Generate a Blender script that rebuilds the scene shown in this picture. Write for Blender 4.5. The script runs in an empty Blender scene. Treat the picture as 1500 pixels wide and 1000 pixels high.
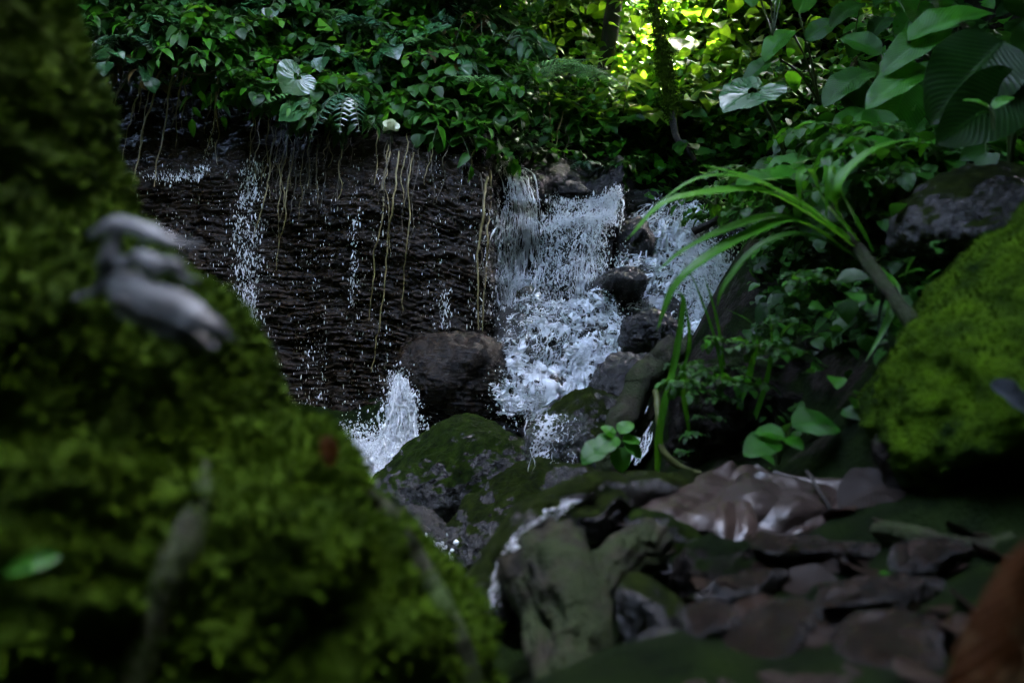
import bpy, math, random
import numpy as np
from mathutils import Vector, Matrix

S = bpy.context.scene
COL = S.collection
R = math.radians

# ------------------------------------------------------------------ camera, sky, sun, exposure
CAMZ = 1.0
FPX = 1500 * 28.0 / 36.0
cam_d = bpy.data.cameras.new('camera')
cam = bpy.data.objects.new('camera', cam_d)
COL.objects.link(cam)
cam.location = (0, 0, CAMZ)
cam.rotation_euler = (R(90), 0, 0)
cam_d.lens = 28
cam_d.sensor_width = 36
cam_d.clip_start = 0.05
cam_d.clip_end = 500
cam_d.dof.use_dof = True
cam_d.dof.focus_distance = 6.2
cam_d.dof.aperture_fstop = 1.9
S.camera = cam

SUN_EL, SUN_AZ = 58, 60          # azimuth measured from +Y towards +X
W = bpy.data.worlds.new("World")
S.world = W
W.use_nodes = True
wn = W.node_tree
wn.nodes.clear()
sky = wn.nodes.new('ShaderNodeTexSky')
sky.sky_type = 'NISHITA'
sky.sun_disc = False
sky.sun_elevation = R(SUN_EL)
sky.sun_rotation = R(SUN_AZ)
sky.air_density = .8
sky.dust_density = 4
sky.ozone_density = .4
bg = wn.nodes.new('ShaderNodeBackground')
bg.inputs['Strength'].default_value = 0.15
wo = wn.nodes.new('ShaderNodeOutputWorld')
wn.links.new(sky.outputs[0], bg.inputs[0])
wn.links.new(bg.outputs[0], wo.inputs[0])
sl = bpy.data.lights.new('sun', 'SUN')
sl.energy = 3.2
sl.angle = R(0.5)
sl.color = (1.0, 0.93, 0.78)
so = bpy.data.objects.new('sun', sl)
COL.objects.link(so)
sd = Vector((math.sin(R(SUN_AZ)) * math.cos(R(SUN_EL)), math.cos(R(SUN_AZ)) * math.cos(R(SUN_EL)), math.sin(R(SUN_EL))))
so.rotation_euler = sd.to_track_quat('Z', 'Y').to_euler()
so.location = (0, 0, 30)
S.view_settings.view_transform = 'Standard'
S.view_settings.look = 'None'
S.view_settings.gamma = 1
S.view_settings.exposure = 6.0
S.cycles.max_bounces = 6
S.cycles.transparent_max_bounces = 12
S.cycles.sample_clamp_indirect = 4

# ------------------------------------------------------------------ helpers
def P(px, py, d):
    """a point seen at pixel (px, py) of the 1500x1000 photograph, d metres in front of the camera"""
    return np.array([(px - 750) / FPX * d, d, CAMZ - (py - 500) / FPX * d])

def tag(o, label=None, cat=None, group=None, kind=None):
    if label: o['label'] = label
    if cat: o['category'] = cat
    if group: o['group'] = group
    if kind: o['kind'] = kind
    return o

def empty(name, loc, label=None, cat=None, group=None, rz=0, sc=1):
    o = bpy.data.objects.new(name, None)
    COL.objects.link(o)
    o.location = tuple(float(v) for v in loc)
    o.rotation_euler = (0, 0, rz)
    o.scale = (sc, sc, sc)
    o.empty_display_size = .1
    return tag(o, label, cat, group)

def _h(ix, iy, iz, seed):
    h = (ix.astype(np.int64) * 374761393 + iy.astype(np.int64) * 668265263 + iz.astype(np.int64) * 2147483647 + seed * 1274126177) & 0xffffffff
    h = ((h ^ (h >> 13)) * 1274126177) & 0xffffffff
    h = ((h ^ (h >> 16)) * 2246822519) & 0xffffffff
    return ((h ^ (h >> 15)) & 0xffffff) / float(0xffffff)

def vn(p, seed=0):
    """value noise -1..1 at (n,3) points"""
    f = np.floor(p)
    t = p - f
    t = t * t * t * (t * (t * 6 - 15) + 10)
    i = f.astype(np.int64)
    x, y, z = i[:, 0], i[:, 1], i[:, 2]
    r = 0
    for dx in (0, 1):
        wx = t[:, 0] if dx else 1 - t[:, 0]
        for dy in (0, 1):
            wy = t[:, 1] if dy else 1 - t[:, 1]
            for dz in (0, 1):
                wz = t[:, 2] if dz else 1 - t[:, 2]
                r = r + wx * wy * wz * _h(x + dx, y + dy, z + dz, seed)
    return r * 2 - 1

def fbm(p, sc=1.0, oc=4, seed=0, gain=.5, ridge=False):
    p = np.asarray(p, float) * sc
    a, s, n = 1.0, 0.0, 0.0
    for k in range(oc):
        v = vn(p, seed + k * 17)
        if ridge: v = 1 - 2 * np.abs(v)
        s = s + a * v
        n += a
        a *= gain
        p = p * 2.03 + 11.3
    return s / n

def sm(a, b, x):
    t = np.clip((x - a) / (b - a), 0, 1)
    return t * t * (3 - 2 * t)

class MB:
    def __init__(s):
        s.V, s.Q, s.U, s.A, s.n = [], [], [], [], 0
    def add(s, v, q, uv=None, rnd=0.5):
        v = np.asarray(v, float); q = np.asarray(q, np.int64)
        s.V.append(v); s.Q.append(q + s.n)
        s.U.append(np.zeros((len(v), 2)) if uv is None else np.asarray(uv, float))
        s.A.append(np.full(len(v), rnd) if np.isscalar(rnd) else np.asarray(rnd, float))
        s.n += len(v)
        return s
    def arrays(s):
        return np.vstack(s.V), np.vstack(s.Q), np.vstack(s.U), np.concatenate(s.A)
    def mesh(s, name, mat, smooth=True):
        v, q, u, a = s.arrays()
        me = bpy.data.meshes.new(name)
        me.vertices.add(len(v)); me.vertices.foreach_set('co', v.astype(np.float32).ravel())
        me.loops.add(q.size); me.loops.foreach_set('vertex_index', q.astype(np.int32).ravel())
        me.polygons.add(len(q))
        me.polygons.foreach_set('loop_start', np.arange(0, q.size, q.shape[1], dtype=np.int32))
        me.polygons.foreach_set('use_smooth', np.full(len(q), smooth, dtype=bool))
        uvl = me.uv_layers.new(name='UVMap')
        uvl.data.foreach_set('uv', u[q.ravel()].astype(np.float32).ravel())
        at = me.attributes.new('rnd', 'FLOAT', 'POINT')
        at.data.foreach_set('value', a.astype(np.float32))
        me.update(calc_edges=True)
        me.materials.append(mat)
        return me
    def build(s, name, mat, parent=None, smooth=True, origin=None):
        if origin is not None:
            for k in range(len(s.V)): s.V[k] = s.V[k] - np.asarray(origin)
        o = bpy.data.objects.new(name, s.mesh(name, mat, smooth))
        COL.objects.link(o)
        if parent is not None: o.parent = parent
        elif origin is not None: o.location = tuple(float(x) for x in origin)
        return o

def grid_q(nu, nv, closed=False):
    """quads of an nv x nu grid (row-major, nu columns)"""
    i = np.arange(nv - 1)[:, None]; j = np.arange(nu if closed else nu - 1)[None, :]
    a = i * nu + j; b = i * nu + (j + 1) % nu
    return np.stack([a, b, b + nu, a + nu], -1).reshape(-1, 4)

def spline(pts, n):
    """Catmull-Rom through control rows (any dimension)"""
    p = np.asarray(pts, float)
    if len(p) == 2:
        t = np.linspace(0, 1, n)[:, None]
        return p[0] * (1 - t) + p[1] * t
    e = np.vstack([2 * p[0] - p[1], p, 2 * p[-1] - p[-2]])
    t = np.linspace(0, len(p) - 1 - 1e-9, n)
    k = t.astype(int); f = (t - k)[:, None]
    a, b, c, d = e[k], e[k + 1], e[k + 2], e[k + 3]
    return .5 * (2 * b + (c - a) * f + (2 * a - 5 * b + 4 * c - d) * f ** 2 + (3 * b - a - 3 * c + d) * f ** 3)

def tube(mb, pts, rad, sides=6, rnd=.5, ridge=0.0):
    p = np.asarray(pts, float); n = len(p)
    r = np.full(n, rad) if np.isscalar(rad) else np.interp(np.linspace(0, 1, n), np.linspace(0, 1, len(rad)), rad)
    t = np.gradient(p, axis=0); t /= np.linalg.norm(t, axis=1)[:, None] + 1e-9
    ref = np.array([0.31, .9, .2]) if abs(t[:, 1]).mean() < .7 else np.array([1., 0.1, .2])
    a = np.cross(t, ref); a /= np.linalg.norm(a, axis=1)[:, None] + 1e-9
    b = np.cross(t, a)
    th = np.linspace(0, 2 * math.pi, sides, endpoint=False)
    r = np.repeat(r[:, None], sides, 1)
    if ridge:
        q_ = np.stack([np.repeat(np.cos(th)[None] * 1.7, n, 0).ravel(), np.repeat(np.sin(th)[None] * 1.7, n, 0).ravel(), np.repeat(np.linspace(0, n * .025, n), sides)], 1)
        r = r * (1 + ridge * fbm(q_, 1.6, 4, int(n + sides), ridge=True).reshape(n, sides))
    v = p[:, None, :] + r[:, :, None] * (np.cos(th)[None, :, None] * a[:, None, :] + np.sin(th)[None, :, None] * b[:, None, :])
    uv = np.stack(np.meshgrid(th / 6.28, np.linspace(0, 1, n)), -1).reshape(-1, 2)
    mb.add(v.reshape(-1, 3), grid_q(sides, n, True), uv, rnd)
    return mb

# ------------------------------------------------------------------ materials
class NT:
    def __init__(s, name):
        s.m = bpy.data.materials.new(name); s.m.use_nodes = True
        s.t = s.m.node_tree; s.t.nodes.clear()
        s.out = s.n('ShaderNodeOutputMaterial')
    def n(s, typ, **kw):
        nd = s.t.nodes.new(typ)
        for k, v in kw.items():
            if k.startswith('_'): setattr(nd, k[1:], v)
        return nd
    def l(s, a, b): s.t.links.new(a, b)
    def val(s, inp, v):
        if hasattr(v, 'is_linked') or isinstance(v, bpy.types.NodeSocket): s.l(v, inp)
        else: inp.default_value = v
    def noise(s, vec, scale=5, detail=4, rough=.5, dist=0):
        nd = s.n('ShaderNodeTexNoise'); s.val(nd.inputs['Vector'], vec)
        nd.inputs['Scale'].default_value = scale; nd.inputs['Detail'].default_value = detail
        nd.inputs['Roughness'].default_value = rough; nd.inputs['Distortion'].default_value = dist
        return nd.outputs['Fac']
    def math(s, op, a, b=0.0, clamp=False):
        nd = s.n('ShaderNodeMath', _operation=op, _use_clamp=clamp)
        s.val(nd.inputs[0], a); s.val(nd.inputs[1], b)
        return nd.outputs[0]
    def ramp(s, f, stops):
        nd = s.n('ShaderNodeValToRGB'); s.val(nd.inputs[0], f)
        e = nd.color_ramp.elements
        while len(e) < len(stops): e.new(.5)
        for k, (p, c) in enumerate(stops):
            e[k].position = p; e[k].color = (c, c, c, 1) if isinstance(c, (int, float)) else (*c, 1)
        return nd.outputs[0]
    def mix(s, f, a, b):
        nd = s.n('ShaderNodeMix', _data_type='RGBA'); s.val(nd.inputs[0], f)
        for k, v in ((6, a), (7, b)):
            if isinstance(v, tuple): nd.inputs[k].default_value = (*v, 1)
            else: s.l(v, nd.inputs[k])
        return nd.outputs[2]
    def mapping(s, vec, scale=(1, 1, 1), rot=(0, 0, 0)):
        nd = s.n('ShaderNodeMapping'); s.l(vec, nd.inputs[0]); nd.inputs['Scale'].default_value = scale
        nd.inputs['Rotation'].default_value = rot
        return nd.outputs[0]
    def bump(s, h, strength=.5, dist=.01, nrm=None):
        nd = s.n('ShaderNodeBump'); s.l(h, nd.inputs['Height'])
        nd.inputs['Strength'].default_value = strength; nd.inputs['Distance'].default_value = dist
        if nrm: s.l(nrm, nd.inputs['Normal'])
        return nd.outputs[0]
    def pbr(s, col, rough=.5, nrm=None, spec=.5, **kw):
        nd = s.n('ShaderNodeBsdfPrincipled')
        if isinstance(col, tuple): nd.inputs['Base Color'].default_value = (*col, 1)
        else: s.l(col, nd.inputs['Base Color'])
        s.val(nd.inputs['Roughness'], rough)
        s.val(nd.inputs['Specular IOR Level'], spec)
        if nrm: s.l(nrm, nd.inputs['Normal'])
        for k, v in kw.items(): s.val(nd.inputs[k.replace('_', ' ')], v)
        return nd.outputs[0]
    def done(s, sh):
        s.l(sh, s.out.inputs['Surface']); return s.m

def m_rock(name, c1, c2, moss=0.0, wet=(.12, .5), bump=.012, scale=9, mossc=((.012, .028, .004), (.07, .12, .012)), strata=False, spec=.5):
    t = NT(name)
    co = t.n('ShaderNodeTexCoord').outputs['Object']
    gm = t.n('ShaderNodeNewGeometry')
    n1 = t.noise(co, scale, 8, .62)
    n2 = t.noise(co, scale * 6, 5, .65)
    n3 = t.noise(t.mapping(co, (1, 1, 5)) if strata else co, scale * 2.4, 6, .6, .4)
    col = t.mix(t.ramp(n1, [(.35, 0.), (.68, 1.)]), c1, c2)
    col = t.mix(t.ramp(n3, [(.55, 0.), (.75, .6)]), col, tuple(min(1, v * 2.2) for v in c2))
    rough = t.ramp(t.noise(co, scale * .8, 3), [(.35, wet[0]), (.7, wet[1])])
    h = t.math('ADD', t.math('MULTIPLY', n1, 1.5), t.math('ADD', t.math('MULTIPLY', n2, .45), t.math('MULTIPLY', n3, 1.0)))
    nrm = t.bump(h, 1.0, bump)
    rock = t.pbr(col, rough, nrm, spec)
    if moss <= 0: return t.done(rock)
    sx = t.n('ShaderNodeSeparateXYZ'); t.l(gm.outputs['Normal'], sx.inputs[0])
    mk = t.math('ADD', t.math('MULTIPLY', sx.outputs[2], .55), t.math('MULTIPLY', t.noise(co, scale * .55, 5, .6), 1.4))
    mk = t.ramp(mk, [(max(0, 1.22 - moss), 0.), (min(1, 1.36 - moss), 1.)])
    mn = t.noise(co, scale * 12, 4, .7)
    mcol = t.mix(t.ramp(t.noise(co, scale * 1.3, 5, .65), [(.35, 0.), (.7, 1.)]), mossc[0], mossc[1])
    ms = t.pbr(mcol, .75, t.bump(t.math('ADD', mn, t.math('MULTIPLY', n2, 1.2)), 1.0, .02), .06)
    mx = t.n('ShaderNodeMixShader'); t.l(mk, mx.inputs[0]); t.l(rock, mx.inputs[1]); t.l(ms, mx.inputs[2])
    return t.done(mx.outputs[0])

def m_leaf(name, dark, light, rough=.32, trans=.3, veins=9, vein_s=.3, spec=.5, tcol=None, blotch=0):
    t = NT(name)
    at = t.n('ShaderNodeAttribute', _attribute_name='rnd')
    uv = t.n('ShaderNodeUVMap')
    co = t.n('ShaderNodeTexCoord').outputs['Object']
    sp = t.n('ShaderNodeSeparateXYZ'); t.l(uv.outputs[0], sp.inputs[0])
    s_ = t.math('ABSOLUTE', t.math('SUBTRACT', sp.outputs[1], .5))
    w = t.math('SINE', t.math('MULTIPLY', t.math('SUBTRACT', sp.outputs[0], t.math('MULTIPLY', s_, .55)), veins * 6.283))
    rib = t.math('POWER', t.math('ABSOLUTE', w), .5)
    mid = t.ramp(s_, [(0., 0.), (.035, 1.)])
    h = t.math('MULTIPLY', rib, mid)
    col = t.mix(at.outputs['Fac'], dark, light)
    col = t.mix(t.math('MULTIPLY', t.ramp(t.noise(co, 14, 4), [(.35, 0.), (.75, 1.)]), .45), col, tuple(v * .45 for v in dark))
    col = t.mix(t.math('MULTIPLY', t.math('SUBTRACT', 1.0, h, True), .16), col, tuple(min(1, v * 1.6 + .01) for v in light))
    if blotch:
        col = t.mix(t.ramp(t.noise(co, 22, 5, .7), [(.5, 0.), (.72, blotch)]), col, (.13, .10, .05))
    nrm = t.bump(t.math('ADD', t.math('MULTIPLY', h, .7), t.math('MULTIPLY', t.noise(co, 30, 3), .6)), vein_s, .006)
    pr = t.pbr(col, t.ramp(t.noise(co, 9, 2), [(.3, rough * .8), (.7, rough * 1.5)]), nrm, spec)
    if trans <= 0: return t.done(pr)
    tr = t.n('ShaderNodeBsdfTranslucent')
    hs = t.n('ShaderNodeHueSaturation'); t.l(col, hs.inputs['Color'])
    hs.inputs['Value'].default_value = 2.2; hs.inputs['Hue'].default_value = .485
    t.l(hs.outputs[0], tr.inputs[0])
    mx = t.n('ShaderNodeMixShader'); mx.inputs[0].default_value = trans
    t.l(pr, mx.inputs[1]); t.l(tr.outputs[0], mx.inputs[2])
    return t.done(mx.outputs[0])

def m_moss(name, a, b, c=None, scale=20, bump=.02, gaps=.0):
    t = NT(name)
    co = t.n('ShaderNodeTexCoord').outputs['Object']
    at = t.n('ShaderNodeAttribute', _attribute_name='rnd')
    n1 = t.noise(t.mapping(co, (1, 1, 1.6)), scale * .35, 6, .62)
    n2 = t.noise(co, scale * 5, 4, .7)
    col = t.mix(t.ramp(n1, [(.36, 0.), (.66, 1.)]), a, b)
    col = t.mix(t.math('MULTIPLY', at.outputs['Fac'], .6), col, b)
    if c: col = t.mix(t.ramp(t.noise(co, scale * .22, 5, .6), [(.55, 0.), (.72, .85)]), col, c)
    nrm = t.bump(t.math('ADD', t.math('MULTIPLY', n1, 1.2), n2), 1.0, bump)
    return t.done(t.pbr(col, .85, nrm, .05))

def m_bark(name, a, b, moss=None, scale=14, rough=.6):
    t = NT(name)
    co = t.n('ShaderNodeTexCoord').outputs['Object']
    n1 = t.noise(t.mapping(co, (1, 1, .25)), scale, 6, .6)
    n2 = t.noise(co, scale * .5, 5, .6)
    col = t.mix(t.ramp(n1, [(.35, 0.), (.65, 1.)]), a, b)
    if moss: col = t.mix(t.ramp(n2, [(.42, 0.), (.56, 1.)]), col, moss)
    return t.done(t.pbr(col, rough, t.bump(t.math('ADD', n1, t.noise(co, scale * 6, 3)), 1.0, .012), .2))

def m_water(name, dens=.5, sc=(14, 4), web=.5, edge=True, tint=(.86, .89, .92), seed=0.0):
    """a broken sheet of water: white aerated strands with clear wet film between them"""
    t = NT(name)
    uv = t.n('ShaderNodeUVMap').outputs[0]
    at = t.n('ShaderNodeAttribute', _attribute_name='rnd')     # rnd holds the local foam density
    mp = t.mapping(uv, (sc[0], sc[1], 1)); 
    mpn = [x for x in t.t.nodes if x.bl_idname == 'ShaderNodeMapping'][-1]
    mpn.inputs['Location'].default_value = (seed, seed * .7, 0)
    n1 = t.noise(mp, 1.0, 7, .66, .35)
    n2 = t.noise(t.mapping(uv, (sc[0] * 3.2, sc[1] * 2.2, 1)), 1.0, 5, .7, .5)
    vo = t.n('ShaderNodeTexVoronoi', _feature='DISTANCE_TO_EDGE'); 
    wv = t.n('ShaderNodeVectorMath', _operation='ADD'); t.l(mp, wv.inputs[0])
    nn = t.n('ShaderNodeTexNoise'); t.l(mp, nn.inputs[0]); nn.inputs['Scale'].default_value = 1.3; nn.inputs['Detail'].default_value = 3
    t.l(nn.outputs['Color'], wv.inputs[1]); t.l(wv.outputs[0], vo.inputs['Vector']); vo.inputs['Scale'].default_value = 1.4
    wb = t.ramp(vo.outputs['Distance'], [(.0, 1.), (.16, 0.)])
    m = t.math('ADD', t.math('MULTIPLY', n1, .9), t.math('MULTIPLY', n2, .75))
    m = t.math('ADD', m, t.math('MULTIPLY', wb, web * .32))
    m = t.math('ADD', m, t.math('MULTIPLY', t.math('SUBTRACT', at.outputs['Fac'], .5), .75))
    mask = t.ramp(m, [(.97 - dens * .3, 0.), (1.10 - dens * .3, 1.)])
    foam = t.n('ShaderNodeBsdfTranslucent'); foam.inputs[0].default_value = (*tint, 1)
    fp = t.pbr(tint, .35, t.bump(t.math('ADD', n2, n1), 1.0, .03), .5)
    fm = t.n('ShaderNodeMixShader'); fm.inputs[0].default_value = .25; t.l(fp, fm.inputs[1]); t.l(foam.outputs[0], fm.inputs[2])
    tr = t.n('ShaderNodeBsdfTransparent'); tr.inputs[0].default_value = (.86, .9, .88, 1)
    gl = t.n('ShaderNodeBsdfGlossy'); gl.inputs['Roughness'].default_value = .12; t.l(t.bump(t.math('ADD', n2, n1), 1.0, .04), gl.inputs['Normal'])
    film = t.n('ShaderNodeMixShader'); film.inputs[0].default_value = .10; t.l(tr.outputs[0], film.inputs[1]); t.l(gl.outputs[0], film.inputs[2])
    mx = t.n('ShaderNodeMixShader'); t.l(mask, mx.inputs[0]); t.l(film.outputs[0], mx.inputs[1]); t.l(fm.outputs[0], mx.inputs[2])
    return t.done(mx.outputs[0])

def m_plain(name, col, rough=.5, var=.3, scale=20, trans=0):
    t = NT(name)
    co = t.n('ShaderNodeTexCoord').outputs['Object']
    c = t.mix(t.noise(co, scale, 4, .6), tuple(v * (1 - var) for v in col), tuple(min(1, v * (1 + var)) for v in col))
    p = t.pbr(c, rough, t.bump(t.noise(co, scale * 4, 3), .4, .004))
    if trans:
        tr = t.n('ShaderNodeBsdfTranslucent'); t.l(c, tr.inputs[0])
        mx = t.n('ShaderNodeMixShader'); mx.inputs[0].default_value = trans; t.l(p, mx.inputs[1]); t.l(tr.outputs[0], mx.inputs[2])
        p = mx.outputs[0]
    return t.done(p)

M = {}
M['cliff'] = m_rock('wet_layered_rock', (.004, .0025, .0012), (.022, .0125, .005), 0, (.08, .45), .014, 11, strata=True, spec=.26)
M['rock'] = m_rock('wet_dark_rock', (.005, .0045, .004), (.030, .027, .026), .0, (.06, .34), .03, 10)
M['rock_moss'] = m_rock('mossy_wet_rock', (.008, .008, .008), (.055, .053, .052), .39, (.06, .32), .03, 12, ((.004, .011, .001), (.026, .05, .003)))
M['rock_moss2'] = m_rock('half_mossy_rock', (.008, .007, .007), (.056, .052, .047), .33, (.06, .34), .028, 13, ((.005, .010, .001), (.026, .042, .003)))
M['rock_brown'] = m_rock('brown_wet_rock', (.016, .011, .007), (.060, .042, .026), .35, (.15, .5), .012, 10)
M['soil'] = m_rock('forest_soil', (.003, .002, .0015), (.012, .008, .005), .32, (.4, .8), .03, 8, spec=.14, mossc=((.002, .006, .001), (.010, .022, .002)))
M['moss_trunk'] = m_moss('trunk_moss', (.0035, .010, .001), (.036, .074, .003), None, 16, .03)
M['moss_tuft'] = m_moss('moss_tuft', (.006, .018, .001), (.046, .092, .003), None, 16, .01)
M['moss_rock'] = m_moss('rock_moss', (.004, .014, .001), (.062, .13, .003), None, 20, .02)
M['bark'] = m_bark('bark', (.012, .009, .006), (.06, .045, .03), (.04, .06, .01))
M['bark_dark'] = m_bark('dark_bark', (.008, .007, .006), (.035, .03, .025))
M['bark_moss'] = m_bark('mossy_bark', (.005, .004, .002), (.026, .022, .010), (.012, .020, .002), 26)
M['bark_trunk'] = m_bark('trunk_root_bark', (.004, .006, .001), (.016, .020, .005), (.014, .032, .001), 26)
M['root'] = m_plain('hanging_root', (.16, .13, .045), .6, .5, 6)
M['root_dark'] = m_plain('thin_dark_root', (.045, .036, .016), .6, .5, 6)
M['vine'] = m_plain('green_vine', (.07, .08, .02), .5, .4, 8)
M['stem'] = m_plain('green_stem', (.035, .06, .012), .5, .4, 12)
M['leaf_a'] = m_leaf('small_leaf', (.005, .036, .002), (.038, .19, .004), .36, .32, spec=.3)
M['leaf_dry'] = m_leaf('dry_leaf', (.03, .02, .008), (.09, .06, .02), .5, .2, 0, .6, .2)
M['leaf_crown'] = m_leaf('crown_leaf', (.010, .028, .008), (.035, .075, .020), .4, .12, spec=.4)  # kept dark and barely translucent so the unseen crowns tint the light less
M['leaf_lime'] = m_leaf('lime_leaf', (.02, .10, .004), (.075, .24, .008), .36, .35, spec=.3)
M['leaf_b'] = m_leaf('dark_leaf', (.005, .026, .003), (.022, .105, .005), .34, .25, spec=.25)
M['leaf_sun'] = m_leaf('sunlit_leaf', (.04, .12, .003), (.15, .30, .010), .35, .5)  # sunlight put into the colour: brighter, yellower and more translucent leaf
M['leaf_heart'] = m_leaf('heart_leaf', (.010, .055, .014), (.035, .11, .035), .22, .2, 7, .4, .9)
M['leaf_big'] = m_leaf('broad_leaf', (.004, .032, .002), (.030, .17, .004), .34, .3, 11, .6, .3)
M['leaf_strap'] = m_leaf('strap_leaf', (.012, .07, .002), (.045, .18, .004), .42, .35, 0, .3, .2)
M['fern'] = m_leaf('fern_leaf', (.04, .13, .03), (.11, .26, .07), .4, .3, 0, .2, .3)
M['fern_dark'] = m_leaf('dark_fern', (.01, .05, .02), (.03, .085, .04), .25, .2, 0, .2, .8)
M['leaf_grey'] = m_leaf('dead_grey_leaf', (.006, .008, .010), (.028, .036, .044), .5, .1, 0, .9, .4, blotch=0)
M['leaf_brown'] = m_leaf('wet_brown_leaf', (.010, .006, .005), (.026, .017, .013), .2, .05, 5, .9, .7, blotch=.0)
M['leaf_litter'] = m_leaf('litter_leaf', (.005, .0025, .0012), (.017, .009, .005), .5, .05, 8, .4, .15, blotch=.0)
M['leaf_wet'] = m_leaf('wet_crumpled_leaf', (.008, .005, .004), (.032, .020, .016), .34, .04, 0, .6, .38)
M['slab'] = m_rock('wet_purple_slab', (.005, .0028, .0015), (.024, .014, .009), 0, (.05, .36), .035, 22, spec=.5)
M['leaf_orange'] = m_leaf('orange_leaf', (.018, .006, .001), (.075, .028, .003), .6, .2, 6, .5, .04, blotch=.5)
M['leaf_yellow'] = m_leaf('yellow_leaf', (.16, .16, .012), (.24, .25, .02), .4, .3, 6, .5)
M['white'] = m_plain('white_water', (.84, .86, .87), .3, .06, 30, .25)
M['petal'] = m_plain('pale_petal', (.55, .6, .38), .4, .2, 40, .3)
M['fall'] = m_water('falling_water', .45, (22, 5), .6)
M['fall_thin'] = m_water('thin_falling_water', .28, (26, 5), .35, tint=(.62, .68, .62), seed=3.1)
M['cascade'] = m_water('cascade_water', .40, (13, 11), 1.3, seed=5.7)
M['stream'] = m_water('stream_water', .15, (7, 8), .8, seed=8.2)

# ------------------------------------------------------------------ terrain
CTRL = [  # photo pixel + distance: where the ground is
    (750, 1150, .7), (900, 1010, 1.05), (1100, 1010, 1.05), (1400, 1010, 1.0), (1100, 880, 1.6), (1300, 850, 1.6),
    (1500, 800, 1.5), (950, 910, 2.0), (1100, 780, 2.1), (1300, 740, 2.0), (1500, 700, 1.9), (980, 720, 2.6), (1100, 690, 2.6),
    (700, 1030, 1.9), (640, 960, 3.2), (560, 790, 4.8), (850, 880, 2.8), (660, 830, 4.6), (740, 900, 3.9), (700, 860, 4.2), (800, 900, 3.4), (600, 800, 5.2), (700, 720, 5.0), (820, 640, 5.6), (900, 610, 5.8), (850, 790, 4.0), (760, 980, 3.0),
    (1150, 560, 3.0), (1250, 480, 2.7), (1400, 470, 2.3), (1500, 420, 2.2), (1600, 400, 1.8), (1060, 570, 5.6), (1100, 500, 6.4), (1000, 440, 7.2), (1180, 400, 5.2),
    (1000, 370, 8.2), (860, 330, 8.2), (1130, 380, 7.2), (1200, 300, 4.6), (1300, 200, 4.6), (1400, 240, 3.3), (1500, 100, 3.9), (1500, 260, 3.0),
    (1700, 0, 4.0), (1300, 60, 6.5), (1500, -100, 6.0), (1150, 180, 9.0), (1000, 200, 9.8), (850, 200, 9.4),
    (750, 160, 9.2), (1000, 60, 12.0), (1200, -40, 11.0), (850, 40, 11.5),
    (640, 560, 6.6), (450, 600, 7.0), (250, 650, 7.0), (0, 700, 7.0), (-300, 700, 7.0),
    (300, 900, 4.5), (0, 900, 4.5), (300, 1200, 2.0), (-200, 1200, 2.0), (600, 1250, 1.6),
]
cp = np.array([P(*c) for c in CTRL])
xtra = np.array([[x, y, z] for x in (-30, -12, -4, 0, 4, 12, 30) for y, z in ((-60, 30), (-25, 16), (-12, 9.5), (-7, 5.0), (-4, 1.6))] +  # unseen slopes behind the viewer, raised to shut out the low sky
                [[-4, 3, .0], [5, 2, 2.2], [5, 0, 1.6], [8, 3, 4.5], [8, 7, 6.0], [14, 4, 8], [14, 12, 10], [4, -2, 1.0], [0, -.5, .45], [1, 0, .5],
                 [-1.5, 0, .2], [-4, 12.2, 7.0], [-8, 12, 7.4], [-1.2, 12.2, 6.4], [-14, 9, 6.0], [-14, 13, 9], [0, 15, 8], [3, 16, 8.6], [7, 15, 9], [-5, 17, 10],
                 [-14, 20, 12], [0, 24, 13], [12, 24, 14], [-30, 24, 14], [30, 24, 15], [30, 45, 20], [0, 45, 20], [-30, 45, 20], [30, 8, 11], [-30, 5, 6],
                 [-6, 9.0, 4.4], [-3, 9.0, 4.5], [-1.2, 9.0, 4.1], [-9, 9, 4.3], [-9, 3, 6.0], [-9, 6, 6.2], [-9, 0, 6.0], [-5, 2, 1.5], [-5, 4.5, 1.2], [-14, 0, 12], [10, 0, 7], [16, 0, 12]])
cp = np.vstack([cp, xtra])
def H(x, y):
    x = np.atleast_1d(np.asarray(x, float)); y = np.atleast_1d(np.asarray(y, float))
    out = np.empty(len(x))
    for k in range(0, len(x), 20000):
        X, Y = x[k:k + 20000], y[k:k + 20000]
        d2 = (X[:, None] - cp[:, 0]) ** 2 + (Y[:, None] - cp[:, 1]) ** 2 + .02
        w = d2 ** -1.7
        out[k:k + 20000] = (w * cp[:, 2]).sum(1) / w.sum(1)
    p = np.stack([x, y, x * 0], 1)
    r = np.hypot(x, y)
    return out + fbm(p, .9, 4, 5) * .12 * sm(1.5, 6, r) + fbm(p, 4, 4, 9) * .035
def axis(lo, hi, fine_lo, fine_hi, step):
    a = list(np.arange(fine_lo, fine_hi, step)); s = step
    while a[-1] < hi: s *= 1.15; a.append(a[-1] + s)
    s = step
    while a[0] > lo: s *= 1.15; a.insert(0, a[0] - s)
    return np.array(a)
gx, gy = axis(-150, 150, -5, 6, .06), axis(-120, 150, .3, 12, .06)
GX, GY = np.meshgrid(gx, gy)
gz = H(GX.ravel(), GY.ravel())
mb = MB(); mb.add(np.stack([GX.ravel(), GY.ravel(), gz], 1), grid_q(len(gx), len(gy)))
tag(mb.build('ground', M['soil']), kind='structure')

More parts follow.
